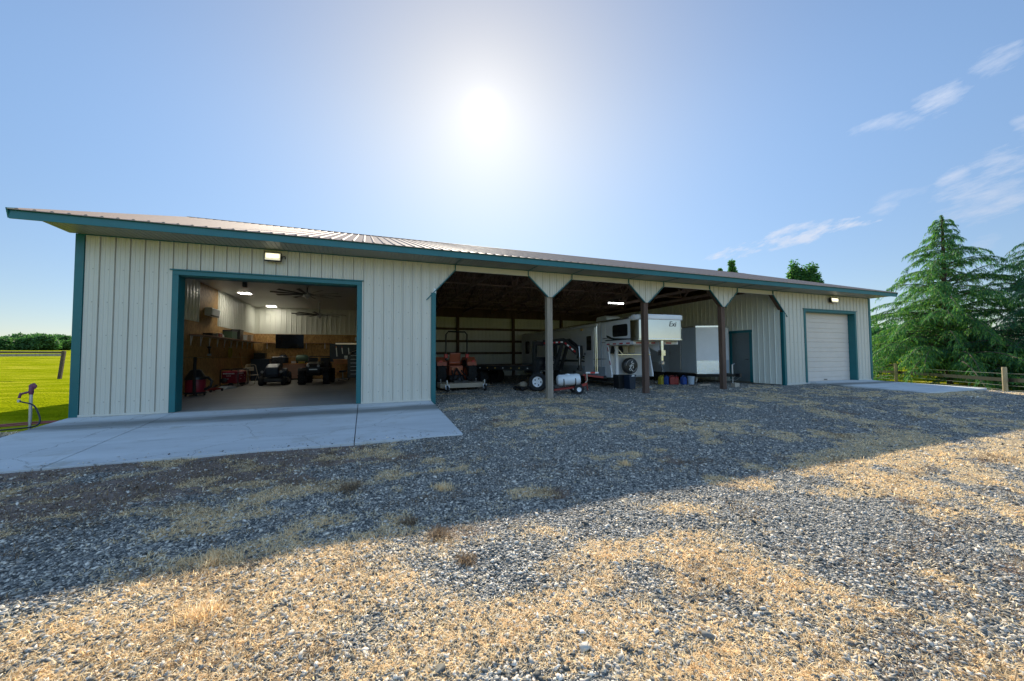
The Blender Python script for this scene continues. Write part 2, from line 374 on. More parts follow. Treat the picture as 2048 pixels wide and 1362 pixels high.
# stones and straw lying on the yard: uncountable
def polar(nmax, dens, dmin, dmax, a0=-1.22, a1=1.05):
    # random points round the camera, density per square metre falling with distance
    d = np.linspace(dmin, dmax, 400); pdf = dens(d) * d; cdf = np.cumsum(pdf); tot = cdf[-1] * (d[1] - d[0]) * (a1 - a0)
    n = int(min(nmax, tot)); u = rng.random(n) * cdf[-1]; dd = np.interp(u, cdf, d); a = rng.uniform(a0, a1, n) + math.atan2(.36, .93)
    return CAM.x + dd * np.sin(a), CAM.y + dd * np.cos(a), dd
def okyard(x, y):
    k = ~((x > -.1) & (x < 7.55) & (y > -3.8)) & ~((x < -.1) & (y > -.8)) & (x < 34) & (x > -13) & ~((x > 23.8) & (x < 28.2) & (y > -3.85)) & ~((x > 22.2) & (y > -.1))
    return k
def stones():
    x, y, d = polar(300000, lambda d: 7800 * np.minimum(1, (3.2 / d) ** 2), 1.6, 26)
    s = straw(x, y); k = okyard(x, y) & (rng.random(len(x)) > s * .34) & (rng.random(len(x)) > soil(x, y) * .8)
    zb = gzr(x, y); ap = (x > 0) & (x < 7.48) & (y > -3.74) & (y < -3.3); zb = np.where(ap, -.235 + (y + 3.76) * .0596, zb)
    k = k | (ap & (rng.random(len(x)) < .3 * np.clip((-3.3 - y) / .44, 0, 1) ** 2)) 
    x = x[k]; y = y[k]; d = d[k]; zb = zb[k]; n = len(x)
    size = np.clip(np.exp(rng.normal(-4.95, .48, n)), .0035, .02) * (1 + np.clip(d - 4, 0, 14) * .045)
    big = rng.random(n) < .009; size[big] *= rng.uniform(1.3, 2.0, big.sum())
    base = np.array([[1, 0, 0], [-.5, .87, 0], [-.5, -.87, 0], [.35, .45, .62], [.3, -.55, .55], [-.6, .05, .6], [0, 0, -.5]])
    tri = np.array([[0, 1, 3], [1, 2, 5], [2, 0, 4], [0, 3, 4], [1, 5, 3], [2, 4, 5], [3, 5, 4], [0, 6, 1], [1, 6, 2], [2, 6, 0]])
    V = base[None] * (1 + rng.normal(0, .22, (n, 7, 3))); V[:, :, 0] *= rng.uniform(.9, 1.9, (n, 1)); V[:, :, 1] *= rng.uniform(.7, 1.2, (n, 1)); V[:, :, 2] *= rng.uniform(.35, 1.15, (n, 1))
    tx = rng.normal(0, .35, n); a = rng.uniform(0, 2 * PI, n)
    z0 = V[:, :, 2] + V[:, :, 0] * np.sin(tx)[:, None] * .8
    X = V[:, :, 0] * np.cos(a)[:, None] - V[:, :, 1] * np.sin(a)[:, None]; Y = V[:, :, 0] * np.sin(a)[:, None] + V[:, :, 1] * np.cos(a)[:, None]
    V = np.stack([X, Y, z0], -1) * size[:, None, None]
    V[:, :, 0] += x[:, None]; V[:, :, 1] += y[:, None]; V[:, :, 2] += (zb + size * .12)[:, None]
    F = (np.arange(n)[:, None, None] * 7 + tri[None]).reshape(-1, 3)
    m = bpy.data.materials.new('loose_stone'); t = nt(m); N = t.nodes; L = t.links; b = N['Principled BSDF']; b.inputs['Roughness'].default_value = .75
    g = N.new('ShaderNodeNewGeometry'); rp = N.new('ShaderNodeValToRGB'); e = rp.color_ramp.elements
    e[0].color = (.05, .055, .052, 1); e[1].color = (.84, .75, .62, 1)
    for p, c in ((.3, (.16, .158, .142)), (.58, (.38, .355, .305)), (.84, (.62, .56, .46))):
        q = e.new(p); q.color = (*c, 1)
    L.new(g.outputs['Random Per Island'], rp.inputs['Fac']); L.new(rp.outputs[0], b.inputs['Base Color'])
    tag(raw('loose_gravel', V.reshape(-1, 3), F, m), 'angular grey crushed stones scattered over the yard', 'gravel', kind='stuff')
stones()
def blades(name, x, y, zb, hmin, hmax, wid, m, lean=.9, per=7, spread=.03):
    n = len(x) * per
    bx = np.repeat(x, per) + rng.normal(0, spread, n); by = np.repeat(y, per) + rng.normal(0, spread, n); bz = np.repeat(zb, per)
    h = rng.uniform(hmin, hmax, n); a = rng.uniform(0, 2 * PI, n); le = np.clip(rng.normal(lean, .4, n), .05, 1.5)
    dx = np.cos(a) * np.sin(le); dy = np.sin(a) * np.sin(le); dz = np.cos(le) ; w = np.repeat(wid, per) if np.ndim(wid) else np.full(n, wid)
    sx = -np.sin(a) * w; sy = np.cos(a) * w
    p0 = np.stack([bx - sx, by - sy, bz], 1); p1 = np.stack([bx + sx, by + sy, bz], 1)
    m1 = np.stack([bx + dx * h * .6 + sx * .8, by + dy * h * .6 + sy * .8, bz + dz * h * .65 + .004], 1); m0 = m1 - np.stack([2 * sx * .8, 2 * sy * .8, 0 * sx], 1)
    tp = np.stack([bx + dx * h * 1.05, by + dy * h * 1.05, bz + dz * h * .8 + .003], 1)
    V = np.stack([p0, p1, m1, m0, tp], 1).reshape(-1, 3); o = np.arange(n)[:, None] * 5
    F = np.concatenate([o + [0, 1, 2], o + [0, 2, 3], o + [3, 2, 4]], 0)
    return raw(name, V, F, m)
x, y, d = polar(60000, lambda d: 760 * np.minimum(1, (3.2 / d) ** 1.8), 1.6, 24)
k = okyard(x, y) & (rng.random(len(x)) < np.clip(straw(x, y) * 1.15, 0, 1) ** 1.2 + .03)
x = x[k]; y = y[k]; d = d[k]
tag(blades('dry_grass', x, y, gzr(x, y), .02, .062, .0014 + .00035 * np.clip(d, 0, 14), STRAW, 1.38, 9, .04), 'short dry straw coloured grass growing through the gravel', 'dry grass', kind='stuff')
DEADG = leafmat('dead_grass_blades', (.10, .07, .05), (.22, .155, .095), (.42, .31, .19), .25)
x, y, d = polar(40000, lambda d: 520 * np.minimum(1, (3.6 / d) ** 1.6), 1.6, 20)
k = okyard(x, y) & (rng.random(len(x)) < np.clip(soil(x, y) * 1.2 + .5 * sstep(.5, .8, fbm(x * 2.1, y * 2.9, 141)), 0, 1))
x = x[k]; y = y[k]; d = d[k]
tag(blades('dead_grass', x, y, gzr(x, y), .02, .075, .0013 + .0003 * np.clip(d, 0, 12), DEADG, 1.3, 8, .045), 'matted brown dead grass on the soil between the stones', 'dead grass', kind='stuff')
# green grass of the pasture near the barn's left corner
n = 26000; d = 7 + 34 * rng.random(n) ** 1.5; a = rng.uniform(-1.06, -.72, n) + 0
x = CAM.x + d * np.sin(a); y = CAM.y + d * np.cos(a); k = (x < -.25) & (y > -.5); x = x[k]; y = y[k]; d = d[k]
tag(blades('pasture_blades', x, y, fz(x, y) - .01, .04, .13, .0022 + .0007 * d, GRASSB, .6, 5, .06), 'sunlit yellow green pasture grass left of the barn', 'grass', kind='stuff')

# ------------------------------------------------------------------ concrete
def concmat():
    m = mat('broom_concrete', (.52, .535, .53), .8, 0, .14, 1.1, .15, 150, stretch=(.35, 1.6, 1), coord='Object')
    t = m.node_tree; N = t.nodes; L = t.links; b = N['Principled BSDF']
    old = b.inputs['Base Color'].links[0].from_socket
    g = N.new('ShaderNodeNewGeometry'); mp = N.new('ShaderNodeMapping'); mp.inputs['Scale'].default_value = (.32, 1.5, 1); L.new(g.outputs['Position'], mp.inputs['Vector'])
    n = N.new('ShaderNodeTexNoise'); n.inputs['Scale'].default_value = 1.1; n.inputs['Detail'].default_value = 7; n.inputs['Roughness'].default_value = .65; L.new(mp.outputs[0], n.inputs['Vector'])
    # tyre-mud streak along the slab, a metre before the wall
    sp = N.new('ShaderNodeSeparateXYZ'); L.new(g.outputs['Position'], sp.inputs[0])
    q = N.new('ShaderNodeMath'); q.operation = 'ADD'; q.inputs[1].default_value = .95; L.new(sp.outputs['Y'], q.inputs[0])
    ab = N.new('ShaderNodeMath'); ab.operation = 'ABSOLUTE'; L.new(q.outputs[0], ab.inputs[0])
    mr = N.new('ShaderNodeMapRange'); mr.inputs['From Min'].default_value = 0; mr.inputs['From Max'].default_value = .6; mr.inputs['To Min'].default_value = .52; mr.inputs['To Max'].default_value = 0; L.new(ab.outputs[0], mr.inputs['Value'])
    ad = N.new('ShaderNodeMath'); ad.operation = 'ADD'; L.new(n.outputs['Fac'], ad.inputs[0]); L.new(mr.outputs[0], ad.inputs[1])
    rp = N.new('ShaderNodeValToRGB'); rp.color_ramp.elements[0].position = .58; rp.color_ramp.elements[0].color = (0, 0, 0, 1); rp.color_ramp.elements[1].position = .92; rp.color_ramp.elements[1].color = (.8, .8, .8, 1)
    L.new(ad.outputs[0], rp.inputs['Fac'])
    x = N.new('ShaderNodeMix'); x.data_type = 'RGBA'; L.new(rp.outputs[0], x.inputs['Factor']); L.new(old, x.inputs['A']); x.inputs['B'].default_value = (.11, .115, .10, 1)
    n3 = N.new('ShaderNodeTexNoise'); n3.inputs['Scale'].default_value = 2.3; n3.inputs['Detail'].default_value = 9; n3.inputs['Roughness'].default_value = .7; L.new(g.outputs['Position'], n3.inputs['Vector'])
    r3 = N.new('ShaderNodeValToRGB'); r3.color_ramp.elements[0].position = .55; r3.color_ramp.elements[0].color = (0, 0, 0, 1); r3.color_ramp.elements[1].position = .8; r3.color_ramp.elements[1].color = (.7, .7, .7, 1); L.new(n3.outputs['Fac'], r3.inputs['Fac'])
    y = N.new('ShaderNodeMix'); y.data_type = 'RGBA'; L.new(r3.outputs[0], y.inputs['Factor']); L.new(x.outputs['Result'], y.inputs['A']); y.inputs['B'].default_value = (.30, .27, .19, 1)
    vc = N.new('ShaderNodeTexVoronoi'); vc.feature = 'DISTANCE_TO_EDGE'; vc.inputs['Scale'].default_value = .42
    wv = N.new('ShaderNodeVectorMath'); wv.operation = 'ADD'; sn = N.new('ShaderNodeVectorMath'); sn.operation = 'SCALE'; sn.inputs['Scale'].default_value = .35
    L.new(n3.outputs['Color'], sn.inputs[0]); L.new(sn.outputs[0], wv.inputs[0]); L.new(g.outputs['Position'], wv.inputs[1]); L.new(wv.outputs[0], vc.inputs['Vector'])
    lt = N.new('ShaderNodeMath'); lt.operation = 'LESS_THAN'; lt.inputs[1].default_value = .0022; L.new(vc.outputs['Distance'], lt.inputs[0])
    lm = N.new('ShaderNodeMath'); lm.operation = 'MULTIPLY'; lm.inputs[1].default_value = .6; L.new(lt.outputs[0], lm.inputs[0])
    z = N.new('ShaderNodeMix'); z.data_type = 'RGBA'; L.new(lm.outputs[0], z.inputs['Factor']); L.new(y.outputs['Result'], z.inputs['A']); z.inputs['B'].default_value = (.12, .11, .09, 1)
    L.new(z.outputs['Result'], b.inputs['Base Color'])
    return m
CONC = concmat()
def slab(name, x0, x1, y0, y1, z0, z1, joints):
    # sloping slab from the wall (y1, z1) to its outer edge (y0, z0), cut by saw joints
    e = [x0] + joints + [x1]; b = MB()
    for a, c in zip(e[:-1], e[1:]):
        a += .007 if a != x0 else 0; c -= .007 if c != x1 else 0
        b.add([(a, y0, z0 - .3), (c, y0, z0 - .3), (c, y1, z1 - .3), (a, y1, z1 - .3), (a, y0, z0), (c, y0, z0), (c, y1, z1), (a, y1, z1)],
              [(0, 3, 2, 1), (4, 5, 6, 7), (0, 1, 5, 4), (1, 2, 6, 5), (2, 3, 7, 6), (3, 0, 4, 7)])
    return tag(b.build(name, CONC, bevel=.006), kind='structure')
slab('concrete_apron', -.02, 7.5, -3.76, -.02, -.235, -.012, [1.72, 5.6])
slab('concrete_pad', 23.9, 28.1, -3.75, -.02, -.125, -.012, [])
tag(MB().box(.03, 7.47, -.02, 13.5, -.25, 0).build('workshop_floor', mat('smooth_concrete', (.25, .25, .23), .5, 0, .22, 1.2, stretch=(.3, 1.6, 1))), kind='structure')
tag(MB().box(22.5, 28.5, -.02, 13.5, -.25, -.004).build('store_floor', CONC), kind='structure')

# ------------------------------------------------------------------ the barn
barn = thing('metal_barn', 'long cream metal pole barn with teal trim, open bays and low pitched ribbed roof', 'barn')
H = 3.9; XE = 28.56; RIB = .254
def ribs(u0, u1, skip=()):
    # breakpoints (u, outward offset) of ribbed sheet metal
    p = [(u0, 0)]; k = math.floor(u0 / RIB) - 1
    while k * RIB < u1 + RIB:
        c = k * RIB + .1; k += 1
        if not any(a < c < b for a, b in skip):
            p += [(c - .026, 0), (c - .015, .027), (c + .012, .027), (c + .016, 0), (c + .018, -.018), (c + .027, -.018), (c + .029, 0)]  # groove beside each rib is added to give it a dark shade line
            for q in (.095, .175): p += [(c + q - .012, 0), (c + q - .005, .006), (c + q + .005, .006), (c + q + .012, 0)]
    p = [q for q in p if u0 <= q[0] <= u1]; p.append((u1, 0)); p.sort()
    return p
def sheet(name, P, u0, u1, zr, m, skip=(), breaks=(), parent=barn):
    """P(u, out, z) -> point; zr(u) -> list of (z0, z1) spans at u."""
    pr = ribs(u0, u1, skip); us = [q[0] for q in pr]; os_ = [q[1] for q in pr]
    pts = sorted(set([round(q, 5) for q in us] + [round(b, 5) for b in breaks if u0 < b < u1]))
    b = MB(); e = 1e-4
    for a, c in zip(pts[:-1], pts[1:]):
        if c - a < 1e-4: continue
        oa, oc = np.interp(a, us, os_), np.interp(c, us, os_)
        for (p0, p1), (q0, q1) in zip(zr(a + e), zr(c - e)):
            if p1 - p0 < .002 and q1 - q0 < .002: continue
            b.add([P(a, oa, p0), P(c, oc, q0), P(c, oc, q1), P(a, oa, p1)], [(0, 1, 2, 3)])
    me = bpy.data.meshes.new(name); me.from_pydata(b.v, [], b.f); me.update(); me.materials.append(m)
    o = bpy.data.objects.new(name, me); COL.objects.link(o); o.parent = parent
    return o
D0, D1, DH = 1.638, 5.669, 3.2335
E0, E1, EH = 23.64, 27.40, 3.20
LK = [(7.5, 2.97), (8.194, 3.735), (10.512, 3.735), (11.20, 3.10), (11.36, 3.10), (12.073, 3.735), (14.345, 3.735), (15.03, 3.10), (15.19, 3.10), (15.901, 3.735),
      (18.152, 3.735), (18.80, 3.10), (18.96, 3.10), (19.636, 3.735), (21.713, 3.735), (22.42, 2.97)]
TT = [8.194, 10.512, 12.073, 14.345, 15.901, 18.152, 19.636, 21.713]
def zfront(u):
    if D0 + .05 < u < D1 - .05: return [(DH - .05, H)]
    if E0 + .05 < u < E1 - .05: return [(EH - .05, H)]
    if 7.5 < u < 22.42: return [(float(np.interp(u, [k[0] for k in LK], [k[1] for k in LK])), H)]
    return [(-.005 if u < 7.6 else -.06, H)]
sheet('front_wall', lambda u, o, z: (u, -o, z), .1, 28.46, zfront, CREAM,
      skip=[(TT[i], TT[i + 1]) for i in (0, 2, 4, 6)], breaks=[D0 + .05, D1 - .05, E0 + .05, E1 - .05, 7.5, 22.42] + [k[0] for k in LK])
def slope(y): return 4.1 + .3235 * (min(y, 13.6 - y) + .78)
def zgable(u): return [(-.05, slope(u) - .06)]
sheet('side_wall', lambda u, o, z: (-o, u, z), 0, 13.6, zgable, CREAM, breaks=[6.8])
sheet('side_wall', lambda u, o, z: (XE + o, u, z), 0, 13.6, zgable, CREAM, breaks=[6.8])
sheet('back_wall', lambda u, o, z: (u, 13.6 + o, z), 0, XE, lambda u: [(-.5, 4.42)], CREAM)
sheet('bay_back_lining', lambda u, o, z: (u, 13.5 - o, z), 7.6, 22.2, lambda u: [(-.4, 4.36)], CREAM_IN)
# partitions on each side of the open bays
MD0, MD1, MDH = 1.42, 2.52, 2.24
sheet('partition_wall', lambda u, o, z: (22.3 - o, u, z), .12, 13.5, lambda u: [(MDH if MD0 < u < MD1 else -.06, 4.16)], CREAM_IN, breaks=[MD0, MD1])
sheet('partition_wall', lambda u, o, z: (7.52 + o, u, z), .12, 13.5, lambda u: [(-.1, 4.3)], CREAM_IN)
MB().box(22.32, 22.36, MD1, 13.5, -.05, 4.3).build('partition_backing', BROWNW, barn)
MB().box(22.32, 22.36, .12, MD0, -.05, 4.3).build('partition_backing', BROWNW, barn)
MB().box(22.32, 22.36, MD0, MD1, MDH, 4.3).build('partition_backing', BROWNW, barn)
for z in (.62, 1.42, 2.2, 3.0): MB().box(7.7, 22.1, 13.38, 13.46, z - .07, z + .07).build('wall_girt', BROWNW, barn)
for X_ in (11.34, 15.2, 18.9): MB().box(X_ - .08, X_ + .08, 13.2, 13.37, -.12, 4.1).build('back_post', BROWNW, barn)
MB().box(7.6, 22.2, 13.3, 13.37, 3.76, 4.34).build('back_header', BROWNW, barn)
MB().box(7.6, 22.25, .1, .17, 3.80, 4.08).build('front_header', BROWNW, barn)
MB().box(22.2, 22.29, .2, 13.3, 4.06, 4.22).build('partition_header', BROWNW, barn)
# posts under the knees
for i, (X_, m_) in enumerate(((11.28, GREYW), (15.11, BROWNW), (18.88, BROWNW))):
    pb = MB()
    for k in range(3): pb.box(X_ - .095 + .064 * k, X_ - .095 + .064 * k + .061, .03, .03 + .17, -.3, 3.75)
    pb.build('wood_post', m_, barn, bevel=.004)
# trims
def trim(name, *boxes, m=TEAL, bev=.004):
    b = MB()
    for q in boxes: b.box(*q)
    return b.build(name, m, barn, bevel=bev)
trim('corner_trim', (-.025, .12, -.026, .1, -.02, H))
trim('corner_trim', (XE - .12, XE + .025, -.026, .1, -.06, H))
for q in ((.12, D0, -.034, 0, -.01, .035), (D1, 7.5, -.034, 0, -.01, .035), (22.4, E0, -.034, 0, -.09, -.02), (E1, XE - .12, -.034, 0, -.03, .02)): trim('base_trim', q, m=CREAM)
# bay jambs
trim('bay_jamb', (7.5, 7.63, -.024, .1, -.12, 3.04))
trim('bay_jamb', (22.29, 22.42, -.024, .1, -.09, 3.02))
kb = MB()
def knee(b, a, c, ext0=0, ext1=0):
    a = Vector((a[0], -.012, a[1])); c = Vector((c[0], -.012, c[1])); d = (c - a).normalized()
    b.bar(a - d * ext0, c + d * ext1, .05, .028, up=(0, 0, 1) if abs(d.z) < .9 else (1, 0, 0))
pl = LK
for a, c in ((0, 1), (2, 3), (4, 5), (6, 7), (8, 9), (10, 11), (12, 13), (14, 15)):
    kb = MB(); knee(kb, pl[a], pl[c], .2 if a == 0 else 0, .2 if a == 14 else 0); kb.build('knee_trim', TEAL, barn)
kb = MB()
for a in (0, 2, 4, 6): MB().box(TT[a], TT[a + 1], -.018, .05, 3.722, 3.74).build('header_trim', CREAM, barn)
for t in TT: MB().box(t - .014, t + .014, -.036, 0, 3.74, H - .002).box(t - .012, t + .012, -.755, -.036, H - .016, H - .004).build('corner_strip', TEAL, barn)
# knee brace boards behind the panels
for a, c in ((2, 3), (4, 5), (6, 7), (8, 9), (10, 11), (12, 13), (14, 15), (0, 1)):
    MB().bar((pl[a][0], .1, pl[a][1] + .05), (pl[c][0], .1, pl[c][1] + .05), .17, .04).build('knee_board', BROWNW, barn)
# workshop door frame
def frame(x0, x1, zh, deep, w=.12, z0=0.0):
    f = MB()
    f.box(x0, x0 + w, -.034, .03, z0, zh - .1); f.box(x1 - w, x1, -.034, .03, z0, zh - .1); f.box(x0, x1, -.034, .03, zh - .1, zh)
    f.box(x0 - .04, x1 + .04, -.06, .0, zh, zh + .03)
    f.box(x0 + w - .02, x0 + w, .03, deep, z0, zh - .1); f.box(x1 - w, x1 - w + .02, .03, deep, z0, zh - .1); f.box(x0 + w, x1 - w, .03, deep, zh - .12, zh - .1)
    return f.build('door_frame', TEAL, barn, bevel=.004)
frame(D0, D1, DH, .32); frame(E0, E1, EH, .30, z0=-.01)
# sectional door on the right
DY = .27
sd = MB(); zz = -.01; 
for k in range(7):
    h = (EH - .09) / 7
    sd.add([(E0 + .1, DY, zz), (E1 - .1, DY, zz), (E1 - .1, DY, zz + .02), (E0 + .1, DY, zz + .02)], [(0, 1, 2, 3)])
    for s0, s1, dy in ((.012, .17, -.018), (.19, h - .012, -.018)):
        sd.box(E0 + .1, E1 - .1, DY + dy, .47, zz + s0, zz + s1)
    sd.box(E0 + .1, E1 - .1, DY - .002, DY + .015, zz, zz + h)
    zz += h
sec = sd.build('sectional_door', DOORTAN, barn, bevel=.005)
MB().box(E0 + 1.7, E0 + 1.9, DY - .04, DY - .015, .05, .08).build('handle', DARKM, sec)
# walk door in the partition
trim('walk_door_frame', (22.265, 22.33, MD0 - .02, MD0 + .1, -.05, MDH - .0), (22.265, 22.33, MD1 - .1, MD1 + .02, -.05, MDH), (22.262, 22.33, MD0 - .05, MD1 + .05, MDH, MDH + .12))
wd = MB().box(22.285, 22.33, MD0 + .1, MD1 - .1, -.03, MDH).build('walk_door', DOORGREY, barn, bevel=.004)
MB().cyl((22.28, MD0 + .2, 1.0), (22.23, MD0 + .2, 1.0), .02).bar((22.23, MD0 + .2, 1.0), (22.23, MD0 + .31, 1.0), .015, .02).build('handle', DARKM, wd)
# soffit, fascia, roof
so = MB(); xx = -.12
while xx < 28.6:
    x1 = min(xx + .3, 28.68)
    for q in (0, .1, .2): so.box(xx + q, min(xx + q + .088, x1), -.755, -.03, H, H + .012)
    xx += .3
so.box(-.12, 28.68, -.755, 0, H + .014, H + .02)
so.build('soffit', SOFFIT, barn)
trim('soffit_trim', (.12, XE - .12, -.05, -.021, H - .018, H - .001))
fa = MB().box(-.57, 29.17, -.785, -.757, H - .0, 4.06); fa.box(-.57, 29.17, -.80, -.757, 4.06, 4.075)
fa.build('fascia', TEAL, barn, bevel=.004)
def roofside(sg):
    b = MB(); p = []
    k = 0
    p.append((-.57, 0))
    while -.57 + .13 + k * .2455 < 29.15:
        c = -.57 + .13 + k * .2455; k += 1
        p += [(c - .035, 0), (c - .014, .024), (c + .014, .024), (c + .035, 0)]
    p.append((29.17, 0))
    def P(u, o, y): return (u, y if sg > 0 else 13.6 - y, 4.085 + .3235 * (y + .80) + o)
    for (a, oa), (c, oc) in zip(p[:-1], p[1:]):
        b.add([P(a, oa, -.83), P(c, oc, -.83), P(c, oc, 6.8), P(a, oa, 6.8)], [(0, 1, 2, 3)])
        b.add([P(a, -.012, -.83), P(c, -.012, -.83), P(c, oc, -.83), P(a, oa, -.83)], [(0, 1, 2, 3)])
    me = bpy.data.meshes.new('roof'); me.from_pydata(b.v, [], b.f); me.update(); me.materials.append(ROOFM)
    o = bpy.data.objects.new('roof', me); COL.objects.link(o); o.parent = barn
    return o
rf = roofside(1); roofside(-1)
ZR = 4.085 + .3235 * 7.6
cap = MB().add([(-.58, 6.6, ZR - .03), (29.18, 6.6, ZR - .03), (29.18, 6.8, ZR + .035), (-.58, 6.8, ZR + .035), (-.58, 7.0, ZR - .03), (29.18, 7.0, ZR - .03)], [(0, 1, 2, 3), (3, 2, 5, 4)])
cap.build('ridge_cap', ROOFM, rf)
for X_ in (-.59, 29.15):
    for s_ in (1, -1):
        rk = MB(); y0, y1 = (-.8, 6.8) if s_ > 0 else (14.4, 6.8)
        rk.bar((X_ + .01, y0, 4.0), (X_ + .01, y1, 4.0 + .3235 * 7.6), .025, .19).build('rake_trim', TEAL, barn)
for (x0, x1) in ((-.55, -.03), (XE + .03, 29.14)):
    for (y0, y1) in ((-.75, 6.8), (14.35, 6.8)):
        z0, z1 = 3.93, 3.93 + .3235 * 7.55
        MB().add([(x0, y0, z0), (x1, y0, z0), (x1, y1, z1), (x0, y1, z1)], [(0, 1, 2, 3)]).build('gable_soffit', SOFFIT, barn)
# roof framing over the open bays
for X_ in np.arange(7.95, 22.2, 1.9):
    t = MB(); X_ = float(X_)
    def tp(y): return 4.0 + .3235 * (min(y, 13.6 - y) + .8)
    t.box(X_ - .02, X_ + .02, .1, 13.5, 4.06, 4.19)
    t.bar((X_, .0, tp(0)), (X_, 6.8, tp(6.8)), .04, .13); t.bar((X_, 13.6, tp(13.6)), (X_, 6.8, tp(6.8)), .04, .13)
    ys_ = [1.4, 3.2, 5.0, 6.8, 8.6, 10.4, 12.2]; bs = [2.3, 4.4, 6.8, 9.2, 11.3]
    for a, c in zip(ys_[:3], bs[:3]): t.bar((X_ + .03, a, tp(a)), (X_ + .03, c - .0, 4.12), .03, .09)
    for a, c in zip(ys_[1:4], bs[:3]): t.bar((X_ - .03, a, tp(a)), (X_ - .03, c, 4.12), .03, .09)
    for a, c in zip(ys_[3:6], bs[2:]): t.bar((X_ + .03, a, tp(a)), (X_ + .03, c, 4.12), .03, .09)
    for a, c in zip(ys_[4:], bs[2:]): t.bar((X_ - .03, a, tp(a)), (X_ - .03, c, 4.12), .03, .09)
    t.build('truss', TRUSSW, barn)
for k in range(11):
    y = .3 + k * .62
    for yy in (y, 13.6 - y):
        z = 4.04 + .3235 * (y + .8)
        MB().box(7.6, 22.3, yy - .02, yy + .02, z - .05, z + .05 - .02).build('purlin', TRUSSW, barn)
for yy in (4.4, 9.2): MB().box(7.6, 22.3, yy - .045, yy + .045, 4.2, 4.24).build('truss_tie', TRUSSW, barn)
# workshop lining
ws = MB()
ws.box(.10, .14, .32, 13.46, 0, 1.235); ws.box(.10, .14, .32, 13.46, 1.25, 2.515)
ws.box(.10, .138, 6.0, 7.87, 2.515, 3.98)
ws.build('board_lining', OSB, barn)
wb = MB(); wb.box(.14, 7.36, 13.44, 13.48, 0, 1.235); wb.box(.14, 7.36, 13.44, 13.48, 1.25, 2.515); wb.build('board_lining', OSB, barn)
wb = MB(); wb.box(7.34, 7.38, .32, 13.44, 0, 1.235); wb.box(7.34, 7.38, .32, 13.44, 1.25, 2.515); wb.build('board_lining', OSB, barn)
sheet('upper_lining', lambda u, o, z: (.145 + o, u, z), .32, 6.0, lambda u: [(2.515, 3.98)], CREAM_IN)
sheet('upper_lining', lambda u, o, z: (.145 + o, u, z), 7.87, 13.44, lambda u: [(2.515, 3.98)], CREAM_IN)
sheet('upper_lining', lambda u, o, z: (u, 13.44 - o, z), .14, 7.36, lambda u: [(2.515, 3.98)], CREAM_IN)
sheet('upper_lining', lambda u, o, z: (7.34 - o, u, z), .32, 13.44, lambda u: [(2.515, 3.98)], CREAM_IN)
MB().box(.1, 7.38, .1, 13.5, 3.98, 4.02).build('workshop_ceiling', CEILM, barn)
fw = MB(); fw.box(.1, D0 + .1, .28, .32, 0, 3.98); fw.box(D1 - .1, 7.38, .28, .32, 0, 3.98); fw.box(D0 + .1, D1 - .1, .28, .318, DH - .1, 3.98); fw.build('inner_front_wall', CREAM_IN, barn)
wb = MB().box(3.85, 7.3, 13.41, 13.438, .95, 2.0); wb.build('pegboard', NAVY, barn)

# ------------------------------------------------------------------ lights and fittings on the barn
def floodlight(x, z, label, tall=.24, wide=.36):
    t = thing('floodlight', label, 'floodlight', (x, -.03, z), 0, 'floodlights on the front wall')
    w, h = wide / 2, tall / 2
    hs = MB(); hs.prism([(-.13, -h), (-.15, -h + .02), (-.11, h), (-.02, h * .8), (-.03, -h * .8)], 0, -w, w); hs.build('housing', BLACK, t, bevel=.008)
    q = MB().add([(-w + .02, -.148, -h + .035), (w - .02, -.148, -h + .035), (w - .02, -.117, h - .03), (-w + .02, -.117, h - .03)], [(0, 1, 2, 3)]).build('lens', LAMPSOFT, t)
    MB().box(-w + .05, w - .05, -.150, -.135, -.02, .06).build('lamp', LAMPHOT, q)
    a = MB().box(w * .5, w + .01, -.03, -.005, -.02, .02); a.tube([(w, -.06, .02), (w + .07, -.05, .05), (w + .07, 0, .0)], .012); a.build('bracket', BLACK, t)
    return t
floodlight(3.63, 3.69, 'lit square floodlight on the cream wall above the open workshop door')
floodlight(25.61, 3.66, 'lit black wall light above the closed sectional door at the far end', .25, .5)
s = MB().box(7.565, 7.64, -.02, .07, 3.0, 3.16).build('motion_sensor', WHITEPL, bevel=.01)
tag(s, 'small white sensor box at the top of the first open bay jamb', 'sensor')
t = thing('tube_light', 'slim white tube light hung under the trusses of the middle bay', 'light', (18.3, 6.05, 4.03))
MB().box(-.5, .5, -.05, .05, 0, .03).build('housing', WHITEP, t); MB().cyl((-.48, 0, -.02), (.48, 0, -.02), .02).build('tube', TUBE, t)

